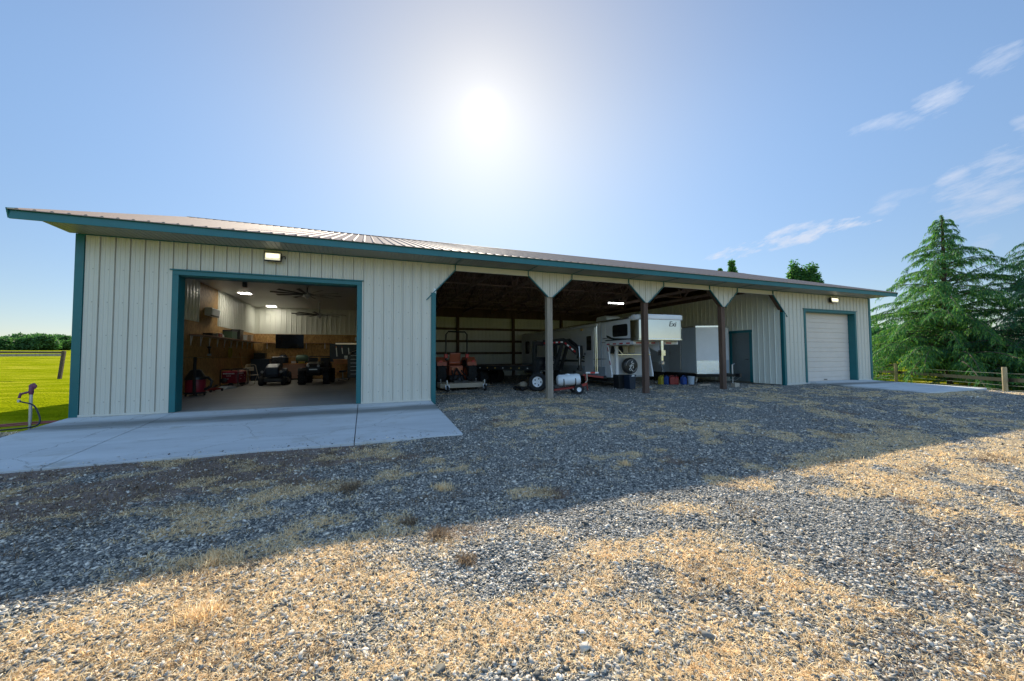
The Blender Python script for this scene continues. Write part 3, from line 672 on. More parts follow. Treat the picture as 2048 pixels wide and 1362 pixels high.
def ceiling_panel(x, y, label):
    t = thing('ceiling_light', label, 'ceiling light', (x, y, 3.975), 0, 'lit panels on the workshop ceiling')
    MB().box(-.22, .22, -.22, .22, -.03, 0).build('frame', WHITEP, t, bevel=.005)
    MB().box(-.20, .20, -.20, .20, -.036, -.031).build('diffuser', LAMP, t)
    return t
ceiling_panel(.98, 8.2, 'lit square ceiling panel nearest the open workshop door')
ceiling_panel(1.08, 12.6, 'lit square ceiling panel by the rear corner of the workshop')
def fan(x, y, drop, label):
    t = thing('ceiling_fan', label, 'ceiling fan', (x, y, 3.98), 0, 'ceiling fans in the workshop')
    MB().lathe((0, 0, 0), (0, 0, -1), [(.07, 0), (.08, .03), (.05, .08), (.02, .1)], 14).build('canopy', STEEL, t, smooth=True)
    MB().cyl((0, 0, -.08), (0, 0, -drop + .05), .015).build('rod', DARKM, t)
    MB().lathe((0, 0, -drop + .08), (0, 0, -1), [(.03, 0), (.1, .03), (.13, .1), (.12, .16), (.05, .22), (.03, .26)], 16).build('motor', STEEL, t, smooth=True)
    for k in range(10):
        a = 2 * PI * k / 10 + .2; c, s_ = math.cos(a), math.sin(a)
        p0 = Vector((c * .1, s_ * .1, -drop)); p1 = Vector((c * 1.2, s_ * 1.2, -drop + .01)); n_ = Vector((-s_, c, .25))
        MB().add([p0 + n_ * .03, p0 - n_ * .03, p1 - n_ * .06, p1 + n_ * .06] + [q - Vector((0, 0, .008)) for q in (p0 + n_ * .03, p0 - n_ * .03, p1 - n_ * .06, p1 + n_ * .06)],
                 [(0, 1, 2, 3), (7, 6, 5, 4), (0, 4, 5, 1), (1, 5, 6, 2), (2, 6, 7, 3), (3, 7, 4, 0)]).build('blade', DARKM, t)
    return t
fan(3.68, 5.4, .36, 'big ten blade ceiling fan nearest the open workshop door')
fan(3.67, 9.85, .68, 'big ten blade ceiling fan on the longer rod deeper in the workshop')
t = thing('heat_pump', 'white wall mounted heat pump head on the strand board strip', 'air conditioner', (.14, 6.5, 2.95))
MB().prism([(0, -.12), (.14, -.16), (.22, -.1), (.25, .14), (.2, .17), (0, .17)], 1, 0, .86).build('case', WHITEPL, t, bevel=.012)
MB().box(.13, .225, .04, .82, -.135, -.105).build('air_outlet', DARKM, t)
t = thing('loudspeaker', 'small black loudspeaker hung from the ceiling just inside the workshop door', 'speaker', (1.9, 4.5, 3.975))
MB().bar((-.25, -.15, 0), (0, 0, -.08), .03, .02).bar((0, 0, 0), (0, 0, -.1), .03, .03).build('bracket', BLACK, t)
MB().box(-.06, .06, -.07, .07, -.34, -.09).build('case', BLACK, t, bevel=.02)

# shelf
t = thing('wall_shelf', 'long dark shelf on white metal brackets along the left workshop wall', 'shelf', (.14, 5.2, 2.0))
MB().box(0, .42, 0, 8.1, 0, .03).build('shelf_board', CABW, t)
for k in range(10):
    y = .15 + k * .84
    MB().bar((.01, y, -.01), (.01, y, -.34), .035, .012).bar((.0, y, -.012), (.36, y, -.012), .035, .012).bar((.015, y, -.3), (.06, y, -.02), .02, .012).build('bracket', WHITEP, t)
t = thing('wall_shelf', 'dark shelf on small brackets along the back workshop wall', 'shelf', (.6, 13.43, 2.0))
MB().box(0, 3.3, -.19, 0, 0, .03).build('shelf_board', CABW, t)
for k in range(4): MB().bar((.15 + k * .95, -.01, -.01), (.15 + k * .95, -.01, -.3), .03, .012).bar((.15 + k * .95, 0, -.012), (.15 + k * .95, -.17, -.012), .03, .012).build('bracket', WHITEP, t)
def crate(x, y, z, sx, sy, sz, m, label, name='box', cat='box', lid=None):
    t = thing(name, label, cat, (x, y, z))
    MB().box(-sx / 2, sx / 2, -sy / 2, sy / 2, 0, sz * .86).build('body', m, t, bevel=.01)
    MB().box(-sx / 2 - .012, sx / 2 + .012, -sy / 2 - .012, sy / 2 + .012, sz * .865, sz).build('lid', lid or m, t, bevel=.008)
    return t
crate(.34, 6.55, 2.032, .3, .62, .11, BLACK, 'flat black case on the left wall shelf, nearest the door', 'tool_case', 'case')
crate(.34, 8.75, 2.032, .32, .7, .36, GREENP, 'grey green storage tote on the left wall shelf', 'storage_tote', 'tote', NAVY)
crate(.34, 9.75, 2.032, .32, .5, .46, BLACK, 'tall dark box on the left wall shelf beside the tote', 'storage_box', 'box')
t = thing('bundle', 'pale crumpled cloth bundle on the left wall shelf between cases', 'bundle', (.34, 7.6, 2.032))
bv = MB()
for k in range(5): bv.lathe((random.uniform(-.08, .08), -.3 + .15 * k, .0), (random.uniform(-.2, .2), .2, 1), [(.02, 0), (.11, .03), (.1 + .02 * (k % 2), .1), (.03, .17)], 9)
bv.build('cloth', WHITEPL, t, smooth=True)
t = thing('hand_tool', 'dark cordless tool hanging on the left workshop wall below the shelf', 'tool', (.16, 6.86, 1.5))
MB().lathe((.05, 0, .12), (0, 1, 0), [(.03, -.1), (.05, -.06), (.05, .08), (.03, .12)], 10).build('body', BLACK, t, smooth=True)
MB().bar((.05, 0, .1), (.05, .02, -.12), .05, .04).build('handle', BLACK, t, bevel=.01); MB().box(0, .1, -.04, .06, -.2, -.12).build('battery', GREYP, t, bevel=.01)

# TV
t = thing('television', 'large black flat television hung on the back workshop wall', 'television', (1.88, 13.15, 2.1))
MB().box(-.68, .68, -.02, .02, -.385, .385).build('case', BLACK, t, bevel=.01).rotation_euler = (R(7), 0, R(3))
q = MB().box(-.66, .66, -.024, -.019, -.365, .365).build('screen', GLASSD, t); q.rotation_euler = (R(7), 0, R(3)); q.location = (0, -.004, 0)
MB().bar((0, .02, 0), (0, .27, -.02), .08, .12).build('wall_arm', DARKM, t)
t = thing('strip_light', 'pale strip light above the right hand workbench', 'light', (5.3, 13.38, 2.02))
MB().box(-1.15, 1.6, -.03, .03, -.03, .03).build('housing', WHITEP, t); MB().box(-1.13, 1.58, -.034, .0, -.045, -.031).build('tube', LAMPSOFT, t)
tag(MB().box(5.2, 5.32, 13.40, 13.436, 2.16, 2.38).build('switch_box', WHITEPL, bevel=.01), 'small white switch box at the right end of the back workshop wall', 'switch box')

# cabinets and benches
t = thing('workbench', 'brown panelled workbench cabinet against the back workshop wall', 'workbench', (1.95, 13.0, 0))
MB().box(-.62, .75, -.4, .42, .08, .84).build('cabinet', CABW, t, bevel=.006); MB().box(-.66, .79, -.45, .44, .842, .89).build('bench_top', TANWOOD, t, bevel=.005)
MB().box(-.6, .73, -.36, .4, 0, .078).build('plinth', BLACK, t)
for k in range(2): MB().box(-.58 + .67 * k, .05 + .67 * k, -.418, -.402, .12, .8).build('door', CABW, t, bevel=.005)
t = thing('workbench', 'orange wooden workbench at the right of the back workshop wall', 'workbench', (5.3, 13.0, 0))
MB().box(-1.2, 1.6, -.4, .42, 1.02, 1.10).build('bench_top', TANWOOD, t, bevel=.005); MB().box(-1.15, 1.55, -.37, -.33, .82, 1.018).build('apron', TANWOOD, t)
for x_ in (-1.12, .1, 1.5): MB().box(x_ - .05, x_ + .05, -.36, -.26, 0, 1.018).build('leg', TANWOOD, t)
MB().box(-1.15, 1.55, -.36, .4, .34, .40).build('lower_shelf', TANWOOD, t)
t = thing('bench_vise', 'steel vise bolted to the orange workbench', 'vise', (4.75, 12.8, 1.1))
MB().box(-.07, .07, -.1, .12, 0, .05).lathe((0, -.1, .12), (0, 1, 0), [(.05, 0), (.06, .1), (.05, .2)], 10).build('body', STEEL, t, smooth=True); MB().box(-.09, .09, -.2, -.14, .05, .2).build('jaw', STEEL, t, bevel=.01); MB().cyl((0, -.2, .1), (0, -.32, .1), .012).cyl((-.1, -.32, .1), (.1, -.32, .1), .008).build('handle', STEEL, t)
t = thing('desk_lamp', 'jointed steel desk lamp over the orange workbench', 'lamp', (5.1, 12.95, 1.1))
MB().lathe((0, 0, 0), (0, 0, 1), [(.08, 0), (.07, .03), (.02, .04)], 12).build('base', STEEL, t); MB().tube([(0, 0, .03), (-.06, 0, .4), (.32, -.05, .55)], .012).build('arm', STEEL, t); MB().lathe((-.06, 0, .4), (-.4, -.2, -.5), [(.02, 0), (.03, .05), (.08, .14)], 12).build('lamp_shade', STEEL, t)
t = thing('tool_chest', 'tall black tool chest against the workshop right wall', 'tool chest', (5.25, 11.2, 0))
MB().box(-.35, .5, -.25, .25, .12, 1.35).build('body', BLACK, t, bevel=.01)
for k in range(6): q = MB().box(-.33, .48, -.265, -.252, .16 + .195 * k, .34 + .195 * k).build('drawer', DARKM, t, bevel=.005); MB().box(-.2, .34, -.28, -.267, .31 + .195 * k, .325 + .195 * k).build('pull', STEEL, q)
for x_ in (-.28, .42): MB().cyl((x_ - .02, -.18, .06), (x_ + .02, -.18, .06), .06).build('caster', RUBBER, t)
t = thing('air_compressor', 'dark round shop compressor with pale band on the brown workbench', 'compressor', (1.62, 12.95, .892))
MB().lathe((0, 0, 0), (0, 0, 1), [(.2, 0), (.24, .05), (.24, .3), (.18, .42), (.06, .46)], 18).build('tank', NAVY, t, smooth=True); MB().lathe((0, 0, .31), (0, 0, 1), [(.235, 0), (.205, .06)], 18, False).build('band', WHITEP, t)
MB().tube([(-.12, 0, .44), (-.06, 0, .52), (.06, 0, .52), (.12, 0, .44)], .015).build('handle', BLACK, t)
t = thing('gas_cylinder', 'green gas tank lying on the brown workbench', 'tank', (2.55, 12.95, .892))
MB().lathe((-.35, 0, .24), (1, 0, 0), [(.05, 0), (.18, .04), (.22, .12), (.22, .5), (.18, .6), (.05, .65)], 16).build('tank', GREENP, t, smooth=True); MB().box(-.28, -.2, -.16, .16, 0, .06).box(.1, .18, -.16, .16, 0, .06).build('cradle', BLACK, t)
crate(2.12, 12.85, .892, .2, .2, .12, WHITEPL, 'small white parts box on the brown workbench', 'parts_box', 'box', GREYP)
crate(2.55, 12.55, .892, .3, .16, .1, YEL, 'small yellow tool box at the edge of the brown workbench', 'tool_box', 'tool box', TANWOOD)

t = thing('storage_cabinet', 'dark blue cabinet in the rear left corner of the workshop', 'cabinet', (.62, 12.95, 0))
MB().box(-.42, .42, -.35, .42, .05, 1.15).build('body', NAVY, t, bevel=.01); MB().box(-.4, -.01, -.368, -.352, .1, 1.12).build('door', NAVY, t, bevel=.006); MB().box(.01, .4, -.368, -.352, .1, 1.12).build('door', NAVY, t, bevel=.006); MB().box(-.42, .42, -.33, .4, 0, .048).build('plinth', BLACK, t)
crate(.55, 12.9, 1.155, .5, .4, .3, BLACK, 'black plastic case on top of the dark blue corner cabinet', 'tool_case', 'case')
t = thing('push_broom', 'push broom leaning on the strand board wall beside the folding chair', 'broom', (.3, 10.6, 0))
MB().tube([(.18, 0, .06), (-.1, .05, 1.45)], .014).build('handle', TANWOOD, t); MB().box(.08, .26, -.28, .28, .05, .09).build('head', CABW, t); MB().box(.09, .25, -.27, .27, 0, .05).build('bristles', BLACK, t)
t = thing('cord_reel', 'coil of yellow extension cord hung on the left workshop wall', 'cord', (.2, 9.2, 1.45))
b = MB()
for k in range(4): b.tube([(.01 + .015 * k, (.17 - .01 * k) * math.cos(a * PI / 8), (.22 - .01 * k) * math.sin(a * PI / 8)) for a in range(17)], .011, 6)
b.build('coil', YEL, t, smooth=True); MB().bar((-.05, 0, .24), (.09, 0, .22), .02, .02).build('hook', STEEL, t)
for k, (y_, m_, lab) in enumerate(((7.2, RED, 'small red box under the long shelf items near the door'), (10.6, WHITEPL, 'white carton on the left wall shelf past the tall dark box'), (11.6, TANP, 'tan carton at the far end of the left wall shelf'))):
    crate(.34, y_, 2.032, .26, .34, [.14, .26, .32][k], m_, ['small red case on the left wall shelf beside the pale bundle', lab, lab][k], 'carton', 'carton')
for k, (x_, l_) in enumerate(((4.2, .5), (4.5, .34), (4.85, .42), (5.9, .45))):
    t = thing('hand_tool', ['long steel saw hung on the dark pegboard', 'short wrench hung on the dark pegboard', 'hammer hung on the dark pegboard', 'level hung at the right of the dark pegboard'][k], 'tool', (x_, 13.405, 1.75))
    MB().bar((0, 0, 0), (.04, 0, -l_), .05, .012).build('blade', STEEL, t); MB().bar((0, -.01, .0), (-.01, -.01, .1), .035, .03).build('handle', [TANWOOD, RED, BLACK, YEL][k], t)
# floor items of the workshop
def wheel(par, c, ax, r, w, m_rim=WHITEP, name='wheel', rim=.58, lugs=0, spokes=5):
    c = Vector(c); x, y, a = basis(ax); b = MB()
    b.lathe(c, a, [(r * rim, -w * .42), (r * .86, -w * .5), (r * .96, -w * .42), (r, -w * .25), (r, w * .25), (r * .96, w * .42), (r * .86, w * .5), (r * rim, w * .42)], 28, False)
    for k in range(lugs):
        t_ = 2 * PI * k / lugs
        for sg in (-1, 1):
            t0 = t_ + (PI / lugs if sg > 0 else 0)
            p0 = c + a * (sg * .02) + (x * math.cos(t0) + y * math.sin(t0)) * r; t1 = t0 + .28
            p1 = c + a * (sg * w * .5) + (x * math.cos(t1) + y * math.sin(t1)) * r * .95
            b.bar(p0, p1, .05, .07, up=(p0 - c).normalized())
    o = b.build(name, RUBBER, par, smooth=True)
    q = MB().lathe(c, a, [(r * rim, -w * .40), (r * rim * .93, -w * .40), (r * rim * .86, -w * .25), (r * rim * .35, -w * .20), (r * rim * .3, -w * .3), (.001, -w * .3)], 24, False)
    q.lathe(c, a, [(r * rim, w * .40), (r * rim * .93, w * .40), (r * rim * .86, w * .25), (r * rim * .35, w * .20), (r * rim * .3, w * .3), (.001, w * .3)], 24, False)
    rm = q.build('rim', m_rim, o, smooth=True)
    if spokes:
        s_ = MB()
        for sg in (-1, 1):
            for k in range(spokes):
                t_ = 2 * PI * k / spokes; p = c + (x * math.cos(t_) + y * math.sin(t_)) * r * rim * .62
                s_.cyl(p + a * sg * w * .215, p + a * sg * w * .245, r * rim * .15, n=8)
        so_ = s_.build('rim_holes', BLACK, o)
    return o
t = thing('shop_vacuum', 'red and black shop vacuum on the workshop floor inside the door', 'vacuum', (.62, 4.45, 0), R(-15))
MB().lathe((0, 0, .1), (0, 0, 1), [(.25, 0), (.27, .05), (.27, .38), (.25, .42)], 22).build('drum', REDP, t, smooth=True)
MB().lathe((0, 0, .52), (0, 0, 1), [(.285, 0), (.285, .06), (.25, .12), (.2, .2), (.15, .3), (.08, .33)], 22).build('lid', BLACK, t, smooth=True)
MB().tube([(.2, .02, .6), (.34, .05, .58), (.46, .05, .46), (.44, .03, .3), (.34, 0, .22), (.28, 0, .2)], .04, 10).build('hose', BLACK, t, smooth=True)
MB().tube([(.14, -.26, .1), (.12, -.24, .6), (.1, -.2, 1.25)], .045, 9).build('wand', BLACK, t, smooth=True)
MB().lathe((0, 0, .06), (0, 0, 1), [(.28, 0), (.3, .02), (.28, .06)], 22).build('dolly', BLACK, t)
for k in range(4): MB().lathe((.24 * math.cos(k * PI / 2 + .7), .24 * math.sin(k * PI / 2 + .7), .035), (1, .3, 0), [(.035, -.02), (.035, .02)], 10).build('caster', BLACK, t)
t = thing('floor_jack', 'low red floor jack beside the shop vacuum', 'jack', (.62, 6.0, 0), R(75))
MB().prism([(-.4, .06), (-.42, .12), (-.1, .15), (.3, .1), (.34, .06)], 1, -.13, -.09).prism([(-.4, .06), (-.42, .12), (-.1, .15), (.3, .1), (.34, .06)], 1, .09, .13).box(-.38, .3, -.09, .09, .06, .08).build('frame', RED, t)
MB().bar((-.2, 0, .1), (.18, 0, .2), .06, .05).lathe((.2, 0, .2), (0, 0, 1), [(.05, 0), (.06, .03)], 12).build('lift_arm', BLACK, t); MB().tube([(-.36, 0, .12), (-.7, .05, .32)], .018).build('handle', STEEL, t)
for x_, y_ in ((-.36, -.15), (-.36, .15), (.28, -.14), (.28, .14)): MB().cyl((x_, y_ - .02, .05), (x_, y_ + .02, .05), .05).build('wheel', DARKM, t)
t = thing('ramp', 'low grey plastic ramp lying on the workshop floor by the red jack', 'ramp', (.72, 7.1, 0), R(80))
MB().prism([(-.5, 0), (.5, 0), (.5, .03), (.1, .12), (-.1, .12)], 1, -.14, .14).build('wedge', GREYP, t, bevel=.01); MB().box(-.1, .1, -.12, .12, .122, .135).build('top_pad', BLACK, t)
t = thing('generator', 'maroon portable machine with white lettering against the left workshop wall', 'generator', (.62, 8.35, 0), R(-8))
MB().box(-.28, .30, -.42, .42, .16, .66).build('body', REDP, t, bevel=.05)
fr = MB()
for y_ in (-.46, .46): fr.tube([(-.3, y_, .08), (-.3, y_, .7), (-.24, y_, .74), (.28, y_, .74), (.34, y_, .7), (.34, y_, .08), (-.3, y_, .08)], .02)
for x_, z_ in ((-.3, .08), (.34, .08), (.34, .72)): fr.tube([(x_, -.46, z_), (x_, .46, z_)], .02)
fr.build('tube_frame', BLACK, t, smooth=True)
lb = MB()
for (y0, y1, z0, z1) in ((-.30, .12, .545, .59), (-.16, 0, .47, .495), (-.2, -.06, .33, .36), (.2, .24, .44, .5), (.17, .27, .36, .375), (.17, .27, .3, .315)):
    n_ = max(1, int((y1 - y0) / .045))
    for k in range(n_): lb.box(.302, .304, y0 + (y1 - y0) * k / n_, y0 + (y1 - y0) * (k + .78) / n_, z0 + .006 * (k % 2), z1)
lb.build('lettering', WHITEP, t)
lb = MB()
for (x0, x1, z0, z1) in ((-.22, .2, .54, .59), (-.1, .08, .46, .485), (-.14, .0, .33, .36)):
    n_ = max(1, int((x1 - x0) / .05))
    for k in range(n_): lb.box(x0 + (x1 - x0) * k / n_, x0 + (x1 - x0) * (k + .78) / n_, -.424, -.421, z0, z1)
lb.build('lettering', WHITEP, t)
for y_ in (-.3, .3): wheel(t, (.1, y_ + (.2 if y_ > 0 else -.2), .1), (0, 1, 0), .1, .06, DARKM, spokes=0)
MB().lathe((-.1, -.52, .3), (0, -1, 0), [(.05, 0), (.1, .02), (.1, .16), (.04, .2)], 12).build('muffler', DARKM, t, smooth=True)
t = thing('folding_chair', 'tan metal folding chair in the workshop left of the dark mower', 'chair', (1.05, 9.3, 0), R(35))
for s_ in (-1, 1):
    MB().tube([(s_ * .2, -.28, 0), (s_ * .2, .18, .86)], .014).build('front_leg', TANP, t); MB().tube([(s_ * .18, .26, 0), (s_ * .18, -.06, .44)], .013).build('rear_leg', TANP, t)
MB().tube([(-.2, .18, .86), (-.15, .2, .9), (.15, .2, .9), (.2, .18, .86)], .014).build('top_rail', TANP, t)
MB().box(-.17, .17, .14, .152, .66, .84).build('backrest', TANP, t, bevel=.005).rotation_euler = (R(-10), 0, 0)
MB().box(-.18, .18, -.2, .16, .43, .45).build('seat', TANP, t, bevel=.01)

# dark ride-on mower facing the door
t = thing('riding_mower', 'dark blue riding mower with two headlamps facing the workshop door', 'riding mower', (1.95, 9.0, 0), R(4))
MB().prism([(-.75, .35), (-.8, .5), (-.74, .78), (-.3, .9), (.15, .95), (.2, .35)], 0, -.27, .27).build('hood', NAVY, t, bevel=.08)
MB().box(-.55, .55, -.3, .55, .14, .32).prism([(-.55, -.1), (.55, -.1), (.62, .25), (.5, .5), (-.5, .5), (-.62, .25)], 2, .1, .24).build('mower_deck', BLACK, t, bevel=.03)
MB().prism([(.3, .3), (.25, .6), (.9, .72), (1.0, .3)], 0, -.46, .46).build('rear_fender', NAVY, t, bevel=.05)
MB().prism([(.55, .72), (.5, .82), (.85, .84), (.95, 1.25), (1.03, 1.25), (.95, .72)], 0, -.24, .24).build('seat', BLACK, t, bevel=.04)
MB().tube([(0, .25, .8), (0, .34, 1.05)], .02).lathe((0, .34, 1.05), (0, .4, 1), [(.16, -.012), (.18, 0), (.16, .012)], 18, False).build('steering_wheel', BLACK, t)
for s_ in (-1, 1):
    MB().lathe((s_ * .34, -.74, .6), (s_ * .3, -1, 0), [(.05, 0), (.06, .03), (.04, .05)], 12).build('headlamp', HEADL, t, smooth=True)
    MB().tube([(s_ * .25, -.66, .55), (s_ * .34, -.72, .6)], .02).build('lamp_arm', BLACK, t)
    wheel(t, (s_ * .42, -.5, .2), (1, 0, 0), .2, .16, DARKM, spokes=0); wheel(t, (s_ * .48, .72, .28), (1, 0, 0), .28, .24, DARKM, spokes=0)

# quad utility vehicle
t = thing('utility_vehicle', 'black off-road utility vehicle with knobbly tyres parked in the middle of the workshop', 'utility vehicle', (3.68, 9.0, 0), R(-3))
MB().prism([(-.95, .5), (-1.0, .74), (-.9, .92), (-.35, 1.02), (.1, 1.0), (.1, .4), (-.8, .4)], 0, -.3, .3).build('front_body', BLACK, t, bevel=.05)
MB().box(-.42, .42, .1, 1.2, .38, .62).build('chassis', BLACK, t, bevel=.03)
for s_ in (-1, 1):
    MB().prism([(-.98, .62), (-.86, .74), (-.4, .74), (-.28, .6), (-.34, .56), (-.44, .68), (-.82, .68), (-.92, .58)], 0, s_ * .3, s_ * .62).build('fender', BLACK, t, bevel=.02)
    MB().lathe((s_ * .2, -.985, .84), (s_ * .2, -1, .1), [(.05, 0), (.06, .02), (.03, .04)], 12).build('headlamp', HEADL, t, smooth=True)
    wheel(t, (s_ * .50, -.6, .33), (1, 0, 0), .33, .24, DARKM, lugs=14, rim=.5, spokes=0); wheel(t, (s_ * .50, .8, .33), (1, 0, 0), .33, .28, DARKM, lugs=14, rim=.5, spokes=0)
    MB().prism([(.1, .62), (.08, .74), (.4, .76), (.52, 1.2), (.62, 1.2), (.52, .62)], 0, s_ * .05, s_ * .45).build('seat', BLACK, t, bevel=.03)
MB().tube([(-.46, .55, .62), (-.46, .62, 1.22), (-.4, .62, 1.26), (.4, .62, 1.26), (.46, .62, 1.22), (.46, .55, .62)], .024).build('guard_bar', DARKM, t, smooth=True)
MB().tube([(-.4, -.98, .5), (-.4, -1.08, .75), (.4, -1.08, .75), (.4, -.98, .5)], .022).tube([(-.2, -1.0, .42), (-.2, -1.08, .75)], .018).tube([(.2, -1.0, .42), (.2, -1.08, .75)], .018).build('bull_bar', DARKM, t, smooth=True)
MB().box(-.45, .45, .8, 1.4, .66, .92).build('cargo_box', BLACK, t, bevel=.02)
MB().box(-.16, .16, -1.02, -.96, .66, .70).build('grille_trim', STEEL, t)
t = thing('shop_stool', 'dark padded shop stool beside the black utility vehicle', 'stool', (4.72, 10.1, 0))
MB().lathe((0, 0, .45), (0, 0, 1), [(.17, 0), (.19, .03), (.18, .09), (.1, .1)], 16).build('seat', BLACK, t, smooth=True); MB().cyl((0, 0, .1), (0, 0, .45), .025).build('column', STEEL, t)
for k in range(5): a = k * 2 * PI / 5; MB().bar((0, 0, .12), (.26 * math.cos(a), .26 * math.sin(a), .05), .03, .03).build('foot', DARKM, t)

# ------------------------------------------------------------------ machines in the open bays
GY = -.13
t = thing('tractor', 'orange compact tractor seen from behind in the first open bay', 'tractor', (9.38, 5.5, GY), R(2))
wr = .62
for s_ in (-1, 1):
    wheel(t, (s_ * .66, 0, wr), (1, 0, 0), wr, .38, ORANGE, 'rear_wheel', .5, 16, 0)
    wheel(t, (s_ * .56, 1.7, .38), (1, 0, 0), .38, .22, ORANGE, 'front_wheel', .5, 12, 0)
    MB().prism([(-.55, .95), (-.5, 1.12), (-.2, 1.32), (.35, 1.32), (.62, 1.1), (.66, .8), (.56, .8), (.5, 1.05), (.3, 1.2), (-.18, 1.2), (-.42, 1.05)], 0, s_ * .44, s_ * .86).build('fender', ORANGE, t, bevel=.02)
    MB().box(s_ * .7 - .06, s_ * .7 + .06, -.52, -.47, 1.1, 1.18).build('tail_lamp', REFR, t)
    MB().tube([(s_ * .2, -.45, .75), (s_ * .32, -1.1, .42)], .03).build('lift_arm', DARKM, t)
MB().prism([(-.35, .55), (-.4, .95), (.2, 1.0), (.5, .9), (.5, .5)], 0, -.3, .3).build('rear_body', ORANGE, t, bevel=.04)
MB().box(-.3, .3, -.42, .3, .35, .55).box(-.2, .2, .3, 1.9, .4, .7).build('transmission', DARKM, t, bevel=.03)
MB().prism([(.75, .7), (.72, 1.15), (1.3, 1.2), (2.05, 1.05), (2.12, .7)], 0, -.27, .27).build('hood', ORANGE, t, bevel=.06)
MB().prism([(-.12, 1.0), (-.15, 1.12), (.28, 1.1), (.3, 1.0)], 0, -.26, .26).prism([(-.12, 1.1), (-.22, 1.5), (-.14, 1.5), (-.02, 1.1)], 0, -.24, .24).build('seat', ORANGE, t, bevel=.04)
MB().tube([(0, .75, 1.1), (0, .55, 1.36)], .02).lathe((0, .55, 1.36), (0, -.6, 1), [(.18, -.012), (.2, 0), (.18, .012)], 20, False).build('steering_wheel', BLACK, t)
MB().tube([(-.46, -.38, .9), (-.46, -.42, 2.28), (-.36, -.43, 2.40), (.36, -.43, 2.40), (.46, -.42, 2.28), (.46, -.38, .9)], .032, 9).build('roll_bar', BLACK, t, smooth=True)
for s_ in (-1, 1): MB().box(s_ * .46 - .07, s_ * .46 + .07, -.47, -.34, 1.28, 1.45).build('roll_bar_light', REFR, t, bevel=.01)
MB().tube([(-.85, .7, 1.1), (-.86, .7, 2.05)], .035).build('exhaust', BLACK, t)
MB().box(-.22, .22, -.46, -.42, .62, .9).build('hitch_plate', ORANGE, t)
t = thing('finish_mower', 'wide tan finishing mower with four casters hitched behind the orange tractor', 'mower', (9.38, 4.2, GY), R(2))
MB().prism([(-.92, -.32), (-.75, -.42), (.75, -.42), (.92, -.32), (.92, .3), (.6, .62), (-.6, .62), (-.92, .3)], 2, .12, .30).build('deck', TANP, t, bevel=.015)
MB().box(-.3, .3, .0, .5, .302, .38).lathe((0, .2, .38), (0, 0, 1), [(.16, 0), (.14, .12), (.06, .16)], 12).build('gearbox', DARKM, t, smooth=True)
MB().bar((-.3, .4, .3), (0, .75, .85), .05, .05).bar((.3, .4, .3), (0, .75, .85), .05, .05).bar((0, .75, .85), (0, -.2, .34), .04, .04).build('hitch_frame', DARKM, t)
for x_ in (-.72, .78):
    for y_ in (-.62, .5):
        MB().tube([(x_, y_ + .25 if y_ < 0 else y_ - .05, .33), (x_, y_, .42), (x_, y_, .24)], .022).bar((x_ - .06, y_, .26), (x_ - .06, y_ - .05, .1), .02, .04).bar((x_ + .06, y_, .26), (x_ + .06, y_ - .05, .1), .02, .04).build('caster_arm', STEEL, t)
        wheel(t, (x_, y_ - .05, .12), (1, 0, 0), .12, .08, STEEL, 'caster_wheel', .5, 0, 0)

# black gooseneck flatbed
t = thing('gooseneck_trailer', 'long black gooseneck flatbed trailer with red and white tape on its neck', 'trailer', (12.45, 3.8, GY), R(-53.1))
# local +x runs to the hitch, local +y to the far side
MB().box(-6.2, 0, .0, .1, .72, .92).box(-6.2, 0, 2.1, 2.2, .72, .92).box(-.12, 0, .1, 2.1, .72, .92).box(-6.2, -6.08, .1, 2.1, .72, .92).build('deck_frame', BLACK, t, bevel=.01)
MB().box(-6.08, -.12, .1, 2.1, .86, .925).build('deck', BROWNW, t)
b = MB().box(-.12, .02, .0, .16, .3, 1.98).box(-.12, .02, 2.04, 2.2, .3, 1.98).box(-.12, .02, .16, 2.04, .92, 1.3).box(-.12, .02, .16, 2.04, 1.8, 1.98)
b.build('bulkhead', BLACK, t, bevel=.01)
nk = MB()
for y_ in (.75, 1.35):
    nk.prism([(0, 1.80), (0, 2.04), (1.02, 2.10), (1.60, 1.62), (1.60, 1.34), (.95, 1.85)], 1, y_, y_ + .1)
    nk.bar((.9, y_ + .05, 1.85), (.55, y_ + .05, .75), .1, .14)
nk.box(0, .55, .75, 1.45, .72, .9)
nk.build('neck', BLACK, t, bevel=.012)
rt_ = MB(); wt_ = MB()
for y_ in (.748, ):
    for k in range(8):
        x0 = .06 + k * .115; (rt_ if k % 2 == 0 else wt_).box(x0, x0 + .105, y_ - .004, y_, 1.875 + .004 * k, 1.935 + .004 * k)
    for k in range(5):
        p = Vector((1.06, y_ - .002, 1.90)); q = Vector((1.55, y_ - .002, 1.50)); a = p + (q - p) * k / 5; c = p + (q - p) * (k + .9) / 5
        (rt_ if k % 2 == 0 else wt_).bar(a, c, .004, .06)
rt_.build('red_tape', REFR, t); wt_.build('white_tape', REFW, t)
MB().box(1.5, 1.68, .95, 1.2, 1.22, 1.78).cyl((1.59, 1.07, .82), (1.59, 1.07, 1.3), .075).lathe((1.59, 1.07, .74), (0, 0, 1), [(.12, 0), (.12, .08), (.08, .1)], 12).build('coupler', BLACK, t, bevel=.01)
MB().tube([(1.62, .93, 1.75), (1.66, .9, 1.3), (1.62, .92, .95)], .018, 6).build('safety_chain', STEEL, t)
eng = MB().box(.08, .55, .8, 1.3, .92, 1.2).lathe((.3, 1.05, 1.2), (0, 0, 1), [(.16, 0), (.17, .06), (.1, .14)], 12)
eng.build('winch', DARKM, t, bevel=.02)
MB().box(.1, .5, .78, .795, 1.0, 1.12).build('winch_plate', STEEL, t)
